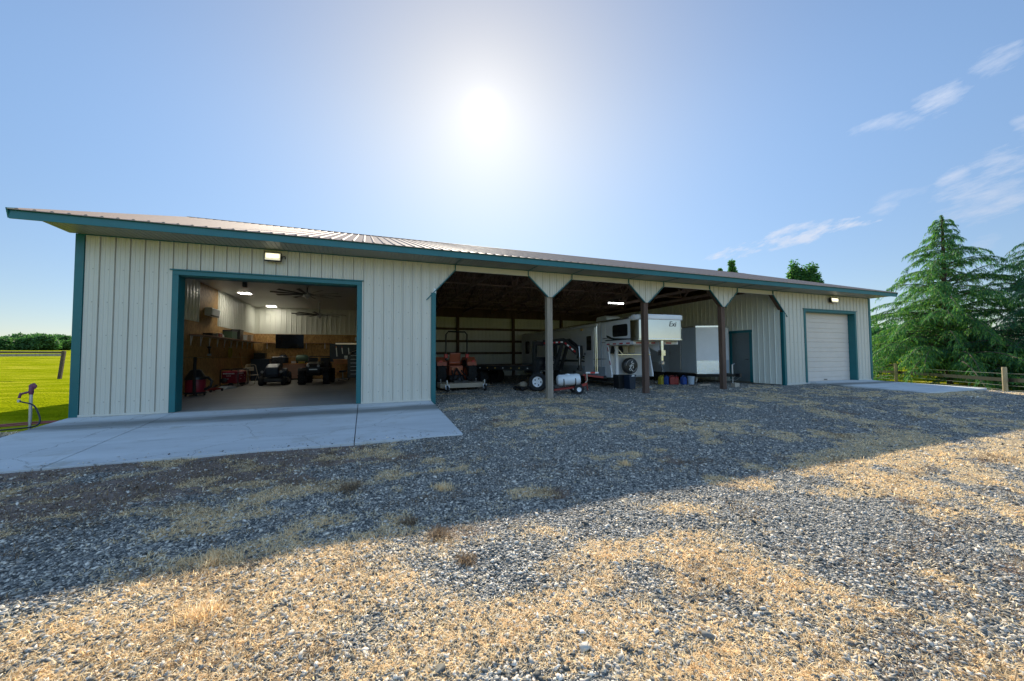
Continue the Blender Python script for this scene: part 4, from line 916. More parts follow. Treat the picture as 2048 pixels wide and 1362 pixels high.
for y_ in (.12, 2.08): j = MB().box(.03, .16, y_ - .07, y_ + .07, .12, 1.2); j.box(-.02, .2, y_ - .1, y_ + .1, .02, .06).box(.06, .13, y_ - .04, y_ + .04, .06, .2); j.build('landing_jack', DARKM, t)
for k in range(9):
    x0 = -.35 - k * .42; MB().lathe((x0, -.002, .82), (0, -1, 0), [(.03, 0), (.025, .015)], 10).build('marker_lamp', AMBER if k % 3 else REFW, t)
for x_ in (-3.2, -4.1):
    for y_ in (.28, .56, 1.64, 1.92): wheel(t, (x_, y_, .38), (0, 1, 0), .37, .23, DARKM, 'wheel', .55, 0, 0)
sp = thing('spare_wheel', 'black spare tyre with white spoked rim standing by the neck of the black trailer', 'wheel', (11.92, 2.35, GY), 0)
q = wheel(sp, (0, 0, .355), (-.62, -.78, .12), .355, .24, WHITEP, 'tyre', .56, 0, 5)

# white tank sprayer
t = thing('spot_sprayer', 'white tank sprayer on a small red two wheeled cart beside the weathered post', 'sprayer', (12.55, 1.15, GY), R(-16))
MB().lathe((-.42, 0, .46), (1, 0, .06), [(.05, 0), (.16, .02), (.2, .07), (.205, .3), (.195, .34), (.205, .38), (.205, .76), (.18, .83), (.06, .86)], 20).build('tank', WHITEPL, t, smooth=True)
MB().lathe((-.02, 0, .67), (0, 0, 1), [(.09, 0), (.09, .03), (.05, .04)], 12).box(-.36, -.1, -.07, .07, .63, .67).build('filler_cap', WHITEPL, t, bevel=.01)
st = MB()
for x_ in (-.2, .22): st.lathe((x_, 0, .465 + .06 * x_), (1, 0, .06), [(.212, -.018), (.212, .018)], 20, False)
st.build('strap', BLACK, t)
MB().bar((-.75, -.16, .12), (.5, -.16, .26), .05, .05).bar((-.75, .16, .12), (.5, .16, .26), .05, .05).bar((-.72, -.16, .12), (-.72, .16, .12), .05, .05).bar((.45, -.2, .26), (.45, .2, .26), .05, .05).bar((.5, 0, .28), (.66, 0, .34), .09, .09).bar((-.72, -.1, .12), (-.72, -.1, .4), .04, .04).build('frame', RED, t)
MB().tube([(.62, 0, .36), (.7, 0, .46), (.68, 0, .7)], .022).build('drawbar', TANP, t)
for s_ in (-1, 1): wheel(t, (.3, s_ * .32, .17), (0, 1, 0), .17, .12, WHITEP, 'wheel', .48, 0, 0)
MB().box(-.5, -.36, -.1, .06, .2, .32).lathe((-.6, -.2, .12), (0, 0, 1), [(.03, 0), (.05, .05), (.03, .1)], 10).build('pump', DARKM, t, smooth=True)
t = thing('implement_hitch', 'red steel drawbar with black fittings behind the white sprayer', 'drawbar', (13.95, 1.9, GY), R(-20))
MB().bar((-.45, 0, .62), (.55, -.1, .5), .06, .07).bar((-.45, .3, .62), (.55, -.08, .5), .06, .07).bar((-.2, 0, .6), (-.1, .0, .02), .04, .04).bar((-.4, .3, .6), (-.4, .3, .02), .04, .04).box(-.12, -.08, -.08, .08, 0, .02).box(-.46, -.34, .24, .36, 0, .02).build('frame', RED, t)
MB().box(-.6, -.3, -.12, .35, .58, .76).build('clamp', BLACK, t, bevel=.02); MB().box(-.2, .3, -.14, -.13, .66, .72).build('white_tape', REFW, t); MB().box(-.02, .16, -.145, -.135, .66, .72).build('red_tape', REFR, t)
MB().lathe((.55, -.1, .5), (0, 0, 1), [(.06, -.04), (.07, .02), (.04, .07)], 12).build('coupler', DARKM, t)
t = thing('push_mower', 'low dark machine on the gravel left of the black spare tyre', 'mower', (11.62, 3.1, GY), R(20))
MB().box(-.26, .26, -.2, .2, .06, .16).build('deck', BLACK, t, bevel=.03); MB().lathe((0, 0, .16), (0, 0, 1), [(.16, 0), (.17, .08), (.1, .16), (.04, .18)], 14).build('engine', TANP, t, smooth=True)
for x_ in (-.24, .24):
    for y_ in (-.22, .22): MB().cyl((x_, y_ - .02, .08), (x_, y_ + .02, .08), .08).build('wheel', RUBBER, t)

# ------------------------------------------------------------------ horse trailer
t = thing('horse_trailer', 'long white living-quarters horse trailer with polished nose in the middle bay', 'horse trailer', (15.13, 2.54, 0), -.05)
W = 2.05; ZT = 2.665; ZN = 1.757; ZB = .325; NL = 1.98; LL = 10.3
# body, local: x right, y to the rear; left side wall at x=0
hb = MB().box(0, W, 0, LL, ZB + .02, ZT - .05)
hb.build('body', WHITEP, t, bevel=.03)
MB().box(-.012, W + .012, .02, LL, ZB - .04, ZB + .42).build('lower_skirt', GREYP, t, bevel=.005)
def noseplan(g=0): return [(-g, 0), (-g, -NL + .12), (.04 - g, -NL - .02), (.30, -NL - .34 - g), (W - .30, -NL - .34 - g), (W - .04 + g, -NL - .02), (W + g, -NL + .12), (W + g, 0)]
MB().prism([(0, .0), (0, -NL + .25), (W, -NL + .25), (W, 0)], 2, ZN, ZT - .05).build('nose_cabin', WHITEP, t, bevel=.02)
pn = [(-.004, -NL + .26), (0.0, -NL + .06)]
for k in range(9):
    a = PI / 2 * k / 8; pn.append((.34 - .34 * math.cos(a), -NL + .06 - .40 * math.sin(a)))
pn += [(W - x_, y_) for x_, y_ in reversed(pn)]
MB().prism(pn, 2, ZN + .08, ZT - .14).build('nose_wrap', POLISH, t, smooth=True)
pc = [(x_ + (-.02 if x_ < W / 2 else .02), y_ - .02) for x_, y_ in pn]
pcs = MB().prism(pc, 2, ZT - .14, ZT + .06); pcs.build('nose_cap', WHITEP, t, bevel=.05)
MB().prism(pc, 2, ZN + .01, ZN + .08).build('nose_belt', ALU, t, bevel=.01)
MB().box(-.03, W + .03, -NL + .28, LL, ZT - .06, ZT + .02).build('roof_rail', ALU, t, bevel=.02)
MB().add([(0, -NL + .3, ZT + .021), (W, -NL + .3, ZT + .021), (W, LL, ZT + .021), (0, LL, ZT + .021), (.5, -NL + .6, ZT + .08), (W - .5, -NL + .6, ZT + .08), (W - .5, LL, ZT + .08), (.5, LL, ZT + .08)],
         [(0, 1, 5, 4), (1, 2, 6, 5), (2, 3, 7, 6), (3, 0, 4, 7), (4, 5, 6, 7)]).build('roof', WHITEP, t)
ac = MB().prism([(0, 0), (.05, .2), (.25, .28), (.9, .26), (1.0, 0)], 0, .6, 1.35).build('air_conditioner', WHITEPL, t, bevel=.05); ac.location = (0, .8, ZT + .07)
MB().lathe((1.2, -.9, ZT + .05), (0, 0, 1), [(.2, 0), (.22, .03), (.2, .14), (.1, .17)], 14).build('roof_vent', WHITEPL, t, smooth=True)
def rwin(y0, y1, z0, z1, r, name='window', m=GLASSD, off=-.012, x=0.):
    p = []
    for cx, cy, a0 in ((y1 - r, z1 - r, 0), (y0 + r, z1 - r, PI / 2), (y0 + r, z0 + r, PI), (y1 - r, z0 + r, 1.5 * PI)):
        for k in range(5): a = a0 + PI / 2 * k / 4; p.append((cx + r * math.cos(a), cy + r * math.sin(a)))
    q = MB().prism(p, 0, x + off, x + .01).build(name, m, t)
    return q
rwin(-1.55, -.55, 1.96, 2.43, .08)                      # nose window
for y0 in (8.9, 7.6): rwin(y0, y0 + .7, 1.35, 2.15, .1)
dr = MB().box(-.02, .01, .95, 1.75, .42, 2.35).build('door', WHITEP, t, bevel=.012)
q = []
p = MB().box(-.026, -.0, 1.12, 1.55, 1.45, 2.1).build('window', GLASSD, dr, bevel=.01)
MB().box(-.05, -.02, 1.66, 1.7, 1.25, 1.35).build('handle', DARKM, dr)
MB().tube([(-.08, .55, .45), (-.08, .55, 2.5), (-.05, .55, 2.55)], .03).tube([(-.07, .70, .5), (-.07, .70, 2.45)], .018).build('awning_arm', ALU, t)
MB().lathe((-.09, .5, ZT - .12), (0, 1, 0), [(.06, 0), (.06, 7)], 10).build('awning_roll', WHITEP, t)
MB().box(-.016, .0, .28, .33, ZB, ZT - .06).build('seam_strip', GREYP, t)
MB().box(-.012, .0, -NL + .26, .0, ZN + .06, ZN + .10).box(-.012, 0, 0, .3, ZN - .0, ZN + .02).build('side_stripe', DARKM, t)
MB().box(-.05, .0, 1.9, 2.05, 2.38, 2.46).build('porch_lamp', AMBER, t)
# swooping dark graphics
def swoosh(pts, w0, w1):
    b = MB(); n_ = len(pts)
    for i in range(n_ - 1):
        a = (w0 + (w1 - w0) * i / (n_ - 1)) * math.sin(PI * (i + .3) / (n_ + .4)); c = (w0 + (w1 - w0) * (i + 1) / (n_ - 1)) * math.sin(PI * (i + 1.3) / (n_ + .4))
        (y0, z0), (y1, z1) = pts[i], pts[i + 1]
        b.add([(-.0135, y0, z0 - a), (-.0135, y1, z1 - c), (-.0135, y1, z1 + c), (-.0135, y0, z0 + a)], [(0, 1, 2, 3)])
    return b
g_ = MB()
for pts, w0, w1 in (([(-1.75, 1.85), (-1.2, 1.86), (-.6, 1.88), (-.3, 1.93), (-.12, 1.99)], .035, .02), ([(-.9, 1.87), (-.5, 1.92), (-.25, 2.0), (-.1, 2.03)], .02, .03), ([(-.2, 1.93), (.0, 1.93), (.2, 1.92)], .015, .02),
                    ([(.4, 1.06), (.9, 1.05), (1.4, 1.08), (1.8, 1.17), (2.3, 1.22)], .02, .035), ([(1.0, .98), (1.5, .99), (1.9, 1.1), (2.2, 1.17)], .03, .02), ([(1.1, .93), (2.2, .97), (3.6, .97), (5.0, .95)], .05, .05), ([(-.1, 1.07), (.3, 1.07), (.6, 1.06)], .012, .02)):
    q = swoosh(pts, w0, w1); g_.add(q.v, q.f)
g_.build('side_graphic', BLACK, t)
# front corner and gooseneck underside
MB().prism([(0, ZB), (0, ZN), (-.12, ZN), (-.42, ZB + .12), (-.42, ZB)], 0, -.002, .06).build('corner_gusset', WHITEP, t, bevel=.008)
MB().prism([(0, ZB), (0, ZN), (-.12, ZN), (-.42, ZB + .12), (-.42, ZB)], 0, W - .06, W + .002).build('corner_gusset', WHITEP, t, bevel=.008)
MB().box(.0, .1, -NL + .1, -.1, ZN - .13, ZN).box(W - .1, W, -NL + .1, -.1, ZN - .13, ZN).box(.1, W - .1, -NL + .1, -NL + .2, ZN - .13, ZN).box(.1, W - .1, -1.1, -1.0, ZN - .13, ZN).build('neck_frame', WHITEP, t, bevel=.01)
nb = MB().prism([(-NL - .14, ZN), (-NL - .14, ZN - .46), (-NL + .75, ZN - .12), (-NL + .75, ZN)], 0, W / 2 - .06, W / 2 + .06)
nb.build('gooseneck_beam', WHITEP, t, bevel=.01)
rf_ = MB()
for k in range(4): rf_.box(-.006, 0, -.32 - k * .45, -.1 - k * .45, ZN - .1, ZN - .05)
for k in range(5): rf_.box(.12 + k * .34, .36 + k * .34, -NL + .092, -NL + .098, ZN - .1, ZN - .05)
for k in range(2): rf_.bar((-.006, -.16 - .11 * k * 1.3, 1.55 - k * .55), (-.006, -.21 - .11 * k * 1.3, 1.38 - k * .55), .006, .05)
rf_.build('red_tape', REFR, t)
cp = MB().cyl((W / 2, -NL - .2, ZN + .0), (W / 2, -NL - .2, 1.3), .075); cp.cyl((W / 2, -NL - .2, 1.3), (W / 2, -NL - .2, .98), .06); cp.box(W / 2 - .09, W / 2 + .09, -NL - .29, -NL - .11, 1.2, 1.4); cp.lathe((W / 2, -NL - .2, .88), (0, 0, 1), [(.09, 0), (.1, .1), (.06, .14)], 14)
cp.build('coupler', ALU, t, smooth=True)
for x_ in (.26, W - .3):
    j = MB().box(x_ - .06, x_ + .06, -.45, -.33, .42, ZN - .15); j.box(x_ - .045, x_ + .045, -.435, -.345, .02 - .1, .42); j.box(x_ - .12, x_ + .12, -.5, -.28, -.13, -.1); j.build('landing_leg', WHITEP, t, bevel=.008)
MB().tube([(.26, -.48, 1.25), (1.8, -.52, 1.25)], .025).tube([(.26, -.48, 1.5), (.5, -.5, 1.25)], .02).build('cross_bar', ALU, t)
for x_ in (.72, 1.05): q = MB().lathe((x_, -.3, 1.3), (0, 0, 1), [(.1, 0), (.14, .03), (.14, .28), (.09, .33), (.06, .36)], 14).build('gas_bottle', mat('cream_bottle', (.55, .52, .40), .5), t, smooth=True)
MB().prism([(-.34, 1.28), (-.42, 1.4), (-.34, 1.6), (-.1, 1.62), (0, 1.3)], 0, .2, .6).build('battery_box', BLACK, t, bevel=.03)
sw = MB().lathe((.95, -.32, .78), (0, -1, 0), [(.2, -.12), (.33, -.1), (.345, 0), (.335, .07), (.28, .1), (.001, .105)], 30).build('spare_wheel', BLACK, t, smooth=True)
em = MB(); cx, cz, yy = .95, .78, -.4255
def stroke(pts, w):
    for (x0, z0), (x1, z1) in zip(pts[:-1], pts[1:]): em.bar((cx + x0, yy - .003, cz + z0), (cx + x1, yy - .003, cz + z1), w, .004, up=(0, 1, 0))
for k in range(9):
    a = PI * (.95 - .55 * k / 8); stroke([(.24 * math.cos(a), .24 * math.sin(a)), (.27 * math.cos(a), .27 * math.sin(a))], .016)
for k in range(6):
    a = -PI * (.12 + .3 * k / 5); stroke([(.24 * math.cos(a), .24 * math.sin(a)), (.27 * math.cos(a), .27 * math.sin(a))], .016)
stroke([(-.06, -.2), (-.1, -.12), (-.03, -.06), (-.08, .0), (0, .05), (.08, .02), (.1, -.06), (.06, -.1)], .03)
stroke([(-.02, -.04), (.04, .1), (0, .16), (.07, .2)], .035); stroke([(.04, .1), (.12, .12), (.1, .06)], .024); stroke([(-.03, -.1), (.03, -.2), (.08, -.17)], .024)
em.build('emblem', WHITEP, sw)
MB().box(-.012, W, LL + .001, LL + .02, ZB, ZT - .1).build('rear_door', WHITEP, t)
for y_ in (6.0, 7.0, 8.0):
    for x_ in (.14, W - .14): wheel(t, (x_, y_, .25), (1, 0, 0), .37, .22, ALU, 'wheel', .58, 0, 5)
MB().box(.15, W - .15, .1, LL, .12, ZB).build('underframe', BLACK, t)
MB().prism([(5.5, .3), (5.7, .72), (8.3, .72), (8.5, .3)], 0, -.06, .0).build('fender', ALU, t, bevel=.02)
# lettering on the nose
def letters(txt, size, m, parent, mw, name='lettering', ext=.002):
    c = bpy.data.curves.new('t', 'FONT'); c.body = txt; c.size = size; c.extrude = ext; c.shear = .2
    o = bpy.data.objects.new('t', c); COL.objects.link(o); dg = bpy.context.evaluated_depsgraph_get()
    me = bpy.data.meshes.new_from_object(o.evaluated_get(dg)); bpy.data.objects.remove(o); me.name = name; me.materials.append(m)
    me.transform(mw); q = bpy.data.objects.new(name, me); COL.objects.link(q); q.parent = parent
    return q
letters('Exi', .27, BLACK, t, Matrix.Translation((W - .80, -NL - .346, ZT - .38)) @ Matrix.Rotation(R(90), 4, 'X'))

# ------------------------------------------------------------------ cargo trailer
t = thing('cargo_trailer', 'grey enclosed cargo trailer with white V shaped nose and diamond plate guard', 'trailer', (21.05, 2.45, 0), -.083)
w = .95; ZB, ZT = .34, 2.56; v = .36; LL = 5.4
bodyp = [(-w, LL), (-w, 0), (0, -v), (w, 0), (w, LL)]
MB().prism(bodyp, 2, ZB, ZT).build('body', BLUEGREY, t, bevel=.012)
def on(p0, p1, u0, u1, z0, z1, o0, o1):
    p0 = Vector((*p0, 0)); p1 = Vector((*p1, 0)); d = p1 - p0; n_ = Vector((d.y, -d.x, 0)).normalized()
    a, c = p0 + d * u0, p0 + d * u1
    v_ = [a + n_ * o0, c + n_ * o0, c + n_ * o1, a + n_ * o1]
    return MB().add([(*q.xy, z0) for q in v_] + [(*q.xy, z1) for q in v_], [(3, 2, 1, 0), (4, 5, 6, 7), (0, 1, 5, 4), (1, 2, 6, 5), (2, 3, 7, 6), (3, 0, 4, 7)])
A, B_, C_ = (-w, 0), (0, -v), (w, 0)
on(A, B_, .0, 1., ZB + .62, ZT - .06, .003, .012).build('nose_panel', WHITEP, t); on(B_, C_, 0, 1, ZB + .62, ZT - .06, .003, .012).build('nose_panel', WHITEP, t)
on(A, B_, .01, 1., ZB - .0, ZB + .615, .003, .016).build('stone_guard', TREAD, t); on(B_, C_, 0, .35, ZB, ZB + .615, .003, .016).build('stone_guard', TREAD, t)
on(A, B_, -.01, 1.01, ZT - .06, ZT + .01, .0, .02).build('nose_cap', ALU, t); on(B_, C_, -.01, 1.01, ZT - .06, ZT + .01, .0, .02).build('nose_cap', ALU, t)
MB().box(-w - .016, -w - .002, -.02, LL, ZT - .05, ZT + .01).box(-w - .016, -w - .002, -.02, LL, ZB - .02, ZB + .04).build('side_rail', ALU, t)
sd = MB().box(-w - .018, -w - .002, .9, 1.85, ZB + .1, ZT - .18).build('door', GREYP, t, bevel=.008)
MB().cyl((-w - .03, 1.0, ZB + .15), (-w - .03, 1.0, ZT - .25), .015).build('door_bar', STEEL, sd); MB().box(-w - .03, -w - .018, 1.7, 1.8, 1.3, 1.4).build('handle', STEEL, sd)
MB().prism([(2.2, ZB), (2.35, ZB + .35), (2.65, ZB + .52), (3.5, ZB + .52), (3.8, ZB + .35), (3.95, ZB)], 0, -w - .1, -w - .003).build('fender', GREYP, t, bevel=.02)
MB().box(-w + .05, w - .05, .02, LL, ZB - .14, ZB - .005).build('underframe', BLACK, t)
for y_ in (2.7, 3.45):
    for s_ in (-1, 1): wheel(t, (s_ * (w + .0), y_, .22), (1, 0, 0), .34, .2, DARKM, 'wheel', .58, 0, 5)
for s_ in (-1, 1): MB().box(s_ * .72 - .05, s_ * .72 + .05, .25, .35, .02, .2).cyl((s_ * .72, .3, -.06), (s_ * .72, .3, .1), .04).build('stabiliser', STEEL, t)
tg = MB().bar((-w + .1, .1, ZB - .08), (0, -v - .95, ZB - .02), .08, .12).bar((w - .1, .1, ZB - .08), (0, -v - .95, ZB - .02), .08, .12).box(-.06, .06, -v - 1.15, -v - .9, ZB - .08, ZB + .06)
tg.build('tongue', BLACK, t)
tj = MB().cyl((0, -v - .72, .05), (0, -v - .72, .78), .035).cyl((0, -v - .72, .78), (.14, -v - .72, .82), .012).cyl((0, -v - .72, -.05), (0, -v - .72, .1), .026); tj.build('tongue_jack', STEEL, t)
MB().tube([(-.1, -v - .95, .28), (-.16, -v - .8, .1), (-.05, -v - .6, .14), (.1, -v - .8, .08), (.14, -v - 1.0, .24)], .012).build('safety_chain', STEEL, t)
tag(MB().box(-.12, .14, -.1, .1, 0, .17).build('wood_block', mat('pale_wood_block', (.42, .36, .28), .85, 0, .2, 9, stretch=(1, 1, 5)), bevel=.01, loc=(20.15, .62, GY)), 'pale wooden block on the gravel under the cargo trailer jack', 'block')
tag(MB().box(-.3, .3, -.06, .06, 0, .07).build('plank', mat('pale_plank', (.44, .35, .26), .85, 0, .2, 9), loc=(19.7, 1.75, GY)), 'short pale plank on the gravel under the cargo trailer', 'plank')

# fuel cans, buckets, bins
def can(x, y, m, label, rz):
    t = thing('fuel_can', label, 'fuel can', (x, y, GY), rz, 'fuel cans under the grey cargo trailer')
    MB().prism([(-.13, 0), (.13, 0), (.14, .05), (.14, .26), (.06, .36), (-.06, .36), (-.14, .28), (-.14, .05)], 1, -.09, .09).build('body', m, t, bevel=.02)
    MB().tube([(-.1, 0, .30), (-.08, 0, .40), (.04, 0, .41), (.08, 0, .34)], .017).build('handle', m, t, smooth=True)
    MB().tube([(.08, 0, .33), (.13, 0, .38), (.2, 0, .44)], .018, 7, .01).build('spout', BLACK if m is not YEL else YEL, t, smooth=True)
can(18.47, 3.02, YEL, 'yellow fuel can, leftmost under the grey cargo trailer', .3)
can(18.70, 2.92, BLU, 'blue fuel can beside the yellow can', .5)
can(18.90, 2.80, RED, 'red fuel can beside the blue can, left of the other red can', -.3)
can(19.10, 2.74, RED, 'red fuel can touching the other red can on its right', .8)
can(19.38, 2.60, BLU, 'dark blue fuel can beside the grey bucket', .2)
t = thing('bucket', 'grey plastic bucket at the right end of the fuel cans', 'bucket', (19.72, 2.5, GY))
MB().lathe((0, 0, 0), (0, 0, 1), [(.13, 0), (.155, .34), (.165, .345), (.165, .37), (.14, .37), (.12, .06), (.001, .06)], 18, False).build('pail', BLUEGREY, t, smooth=True); MB().tube([(-.16, 0, .35), (-.12, -.12, .3), (.12, -.12, .3), (.16, 0, .35)], .006).build('handle', STEEL, t)
for x_, y_, lab, m_ in ((15.42, 2.05, 'black upright bin under the horse trailer gooseneck, left of its pair', BLACK), (15.75, 1.80, 'dark blue grey bin with a pale latch under the horse trailer gooseneck', NAVY)):
    t = thing('storage_bin', lab, 'bin', (x_, y_, GY), .2)
    MB().prism([(-.16, 0), (.16, 0), (.19, .52), (-.19, .52)], 1, -.15, .15).build('body', m_, t, bevel=.015); MB().box(-.2, .2, -.17, .17, .522, .57).build('lid', m_, t, bevel=.015)
    if m_ is NAVY: MB().box(-.08, .08, -.178, -.15, .5, .555).build('latch', WHITEPL, t)
t = thing('paint_pail', 'small shiny metal pail under the horse trailer behind the bins', 'pail', (17.2, 3.4, GY)); MB().lathe((0, 0, 0), (0, 0, 1), [(.1, 0), (.1, .22), (.105, .23)], 16).build('pail', STEEL, t); MB().tube([(-.1, 0, .2), (0, -.1, .16), (.1, 0, .2)], .005).build('handle', STEEL, t)

# ------------------------------------------------------------------ left: hydrant, hoses, fence
HX, HY = -.42, -.33
t = thing('yard_hydrant', 'maroon headed yard hydrant on a steel pipe at the barn corner', 'hydrant', (HX, HY, -.08), 0)
MB().cyl((0, 0, -.1), (.0, 0, .62), .024).build('pipe', STEEL, t, smooth=True)
MB().lathe((0, 0, .60), (0, 0, 1), [(.028, 0), (.036, .03), (.036, .12), (.022, .16)], 12).cyl((0, 0, .66), (-.12, -.04, .62), .02).cyl((-.12, -.04, .64), (-.14, -.05, .54), .02).build('head', PLUM, t, smooth=True)
MB().bar((.0, 0, .76), (.04, .0, .82), .03, .03).lathe((0.02, 0, .76), (0, 1, 0), [(.03, -.018), (.058, -.01), (.058, .01), (.03, .018)], 14).build('handle', PLUM, t, smooth=True)
t = thing('garden_hose', 'dark garden hose hanging from the hydrant and looped along the concrete edge', 'hose', (HX, HY, -.12))
pts = [(-.14, -.05, .53), (-.08, -.06, .5), (.06, -.05, .44), (.14, -.06, .3), (.20, -.1, .12), (.16, -.18, .03), (-.1, -.36, .02), (-.5, -.6, .02), (-1.2, -.8, .0), (-2.2, -.9, -.02)]
def smoothp(p, n=6):
    p = [Vector(q) for q in p]; o = []
    for i in range(len(p) - 1):
        a, b_, c, d_ = p[max(i - 1, 0)], p[i], p[i + 1], p[min(i + 2, len(p) - 1)]
        for k in range(n):
            s_ = k / n; o.append(.5 * ((2 * b_) + (c - a) * s_ + (2 * a - 5 * b_ + 4 * c - d_) * s_ * s_ + (3 * b_ - a - 3 * c + d_) * s_ ** 3))
    return o + [p[-1]]
MB().tube(smoothp(pts), .014, 8).build('hose_line', HOSEB, t, smooth=True)
MB().cyl((-.14, -.05, .55), (-.14, -.05, .50), .024).build('fitting', STEEL, t)
t = thing('garden_hose', 'faded red garden hose coiled on the soil by the barn corner', 'hose', (-.42, -.52, -.09))
pts = [(-2.2, .1, .02), (-1.2, -.05, .02), (-.4, .1, .02), (.2, .25, .03), (.34, .36, .03), (.25, .44, .03), (-.1, .35, .04), (-.6, .2, .03), (-1.4, .15, .03), (-2.2, .3, .02)]
MB().tube(smoothp(pts), .015, 8).build('hose_line', HOSER, t, smooth=True); MB().cyl((-2.2, .1, .02), (-2.28, .1, .02), .02).build('fitting', STEEL, t)
t = thing('pasture_fence', 'leaning wooden fence post with a pale top rail in the pasture at the left', 'fence', (-11.8, 21.1, -.05))
MB().bar((-.0, 0, -.2), (.22, -.08, 1.75), .15, .15).build('post', BARK, t, bevel=.01)
MB().bar((.15, -.18, 1.50), (-12, 4.4, 1.5), .05, .15).build('rail', GREYW, t, bevel=.01); MB().tube([(.2, -.1, 1.66), (-6, 2.3, 1.72), (-12, 4.5, 1.7)], .06).build('top_pole', BARK, t)

# ------------------------------------------------------------------ right: fence
fp = [(38.0, 3.25), (33.28, -2.66), (28.6, -8.6), (42.7, 9.2)]
t = thing('paddock_fence', 'dark rail and wire fence on pale round posts beside the conifers', 'fence', (38.0, 3.25, -.66))
def rel(x, y, z): return (x - 38.0, y - 3.25, z + .66)
for i in range(3):
    (x_, y_) = fp[i] if i < 2 else fp[3]; z_ = float(gz(x_, y_)); 
    MB().lathe(rel(x_, y_, z_ - .2), (0, 0, 1), [(.085, 0), (.085, 1.42), (.075, 1.45)], 12).build('post', POSTW, t, smooth=True)
ends = [fp[3], fp[0], fp[1], (30.9, -5.65)]
for z_, h in ((.5, 1),):
    for (a, c) in zip(ends[:-1], ends[1:]): MB().bar(rel(a[0] + .1, a[1] - .08, float(gz(*a)) + .66), rel(c[0] + .1, c[1] - .08, float(gz(*c)) + .66), .045, .17).build('rail', BLACK, t)
RAILD = None
wr_ = MB()
for z_ in (.2, .4, .95):
    for (a, c) in zip(ends[:-1], ends[1:]): wr_.tube([rel(a[0] + .08, a[1] - .06, float(gz(*a)) + z_), rel(c[0] + .08, c[1] - .06, float(gz(*c)) + z_)], .006, 5)
wr_.build('wire', STEEL, t)

# ------------------------------------------------------------------ trees
def leafquads(P, D, L_, Wd, droop=0.):
    """one narrow leaf quad per point P along direction D"""
    n = len(P); D = D / np.maximum(np.linalg.norm(D, axis=1, keepdims=True), 1e-6)
    r = rng.normal(size=(n, 3)); s = np.cross(D, r); s /= np.maximum(np.linalg.norm(s, axis=1, keepdims=True), 1e-6)
    L_ = np.broadcast_to(L_, (n,))[:, None]; Wd = np.broadcast_to(Wd, (n,))[:, None]
    a = P - s * Wd * .4; b = P + s * Wd * .4; c = P + D * L_ * .55 + s * Wd; d = P + D * L_ * .55 - s * Wd; e = P + D * L_ + np.array([0, 0, -1.]) * droop * L_
    V = np.stack([a, b, c, d, e], 1)
    return V
def fan_tris(V):
    n = len(V); o = np.arange(n)[:, None] * 5
    return V.reshape(-1, 3), np.concatenate([o + [0, 1, 2], o + [0, 2, 3], o + [3, 2, 4]], 0)
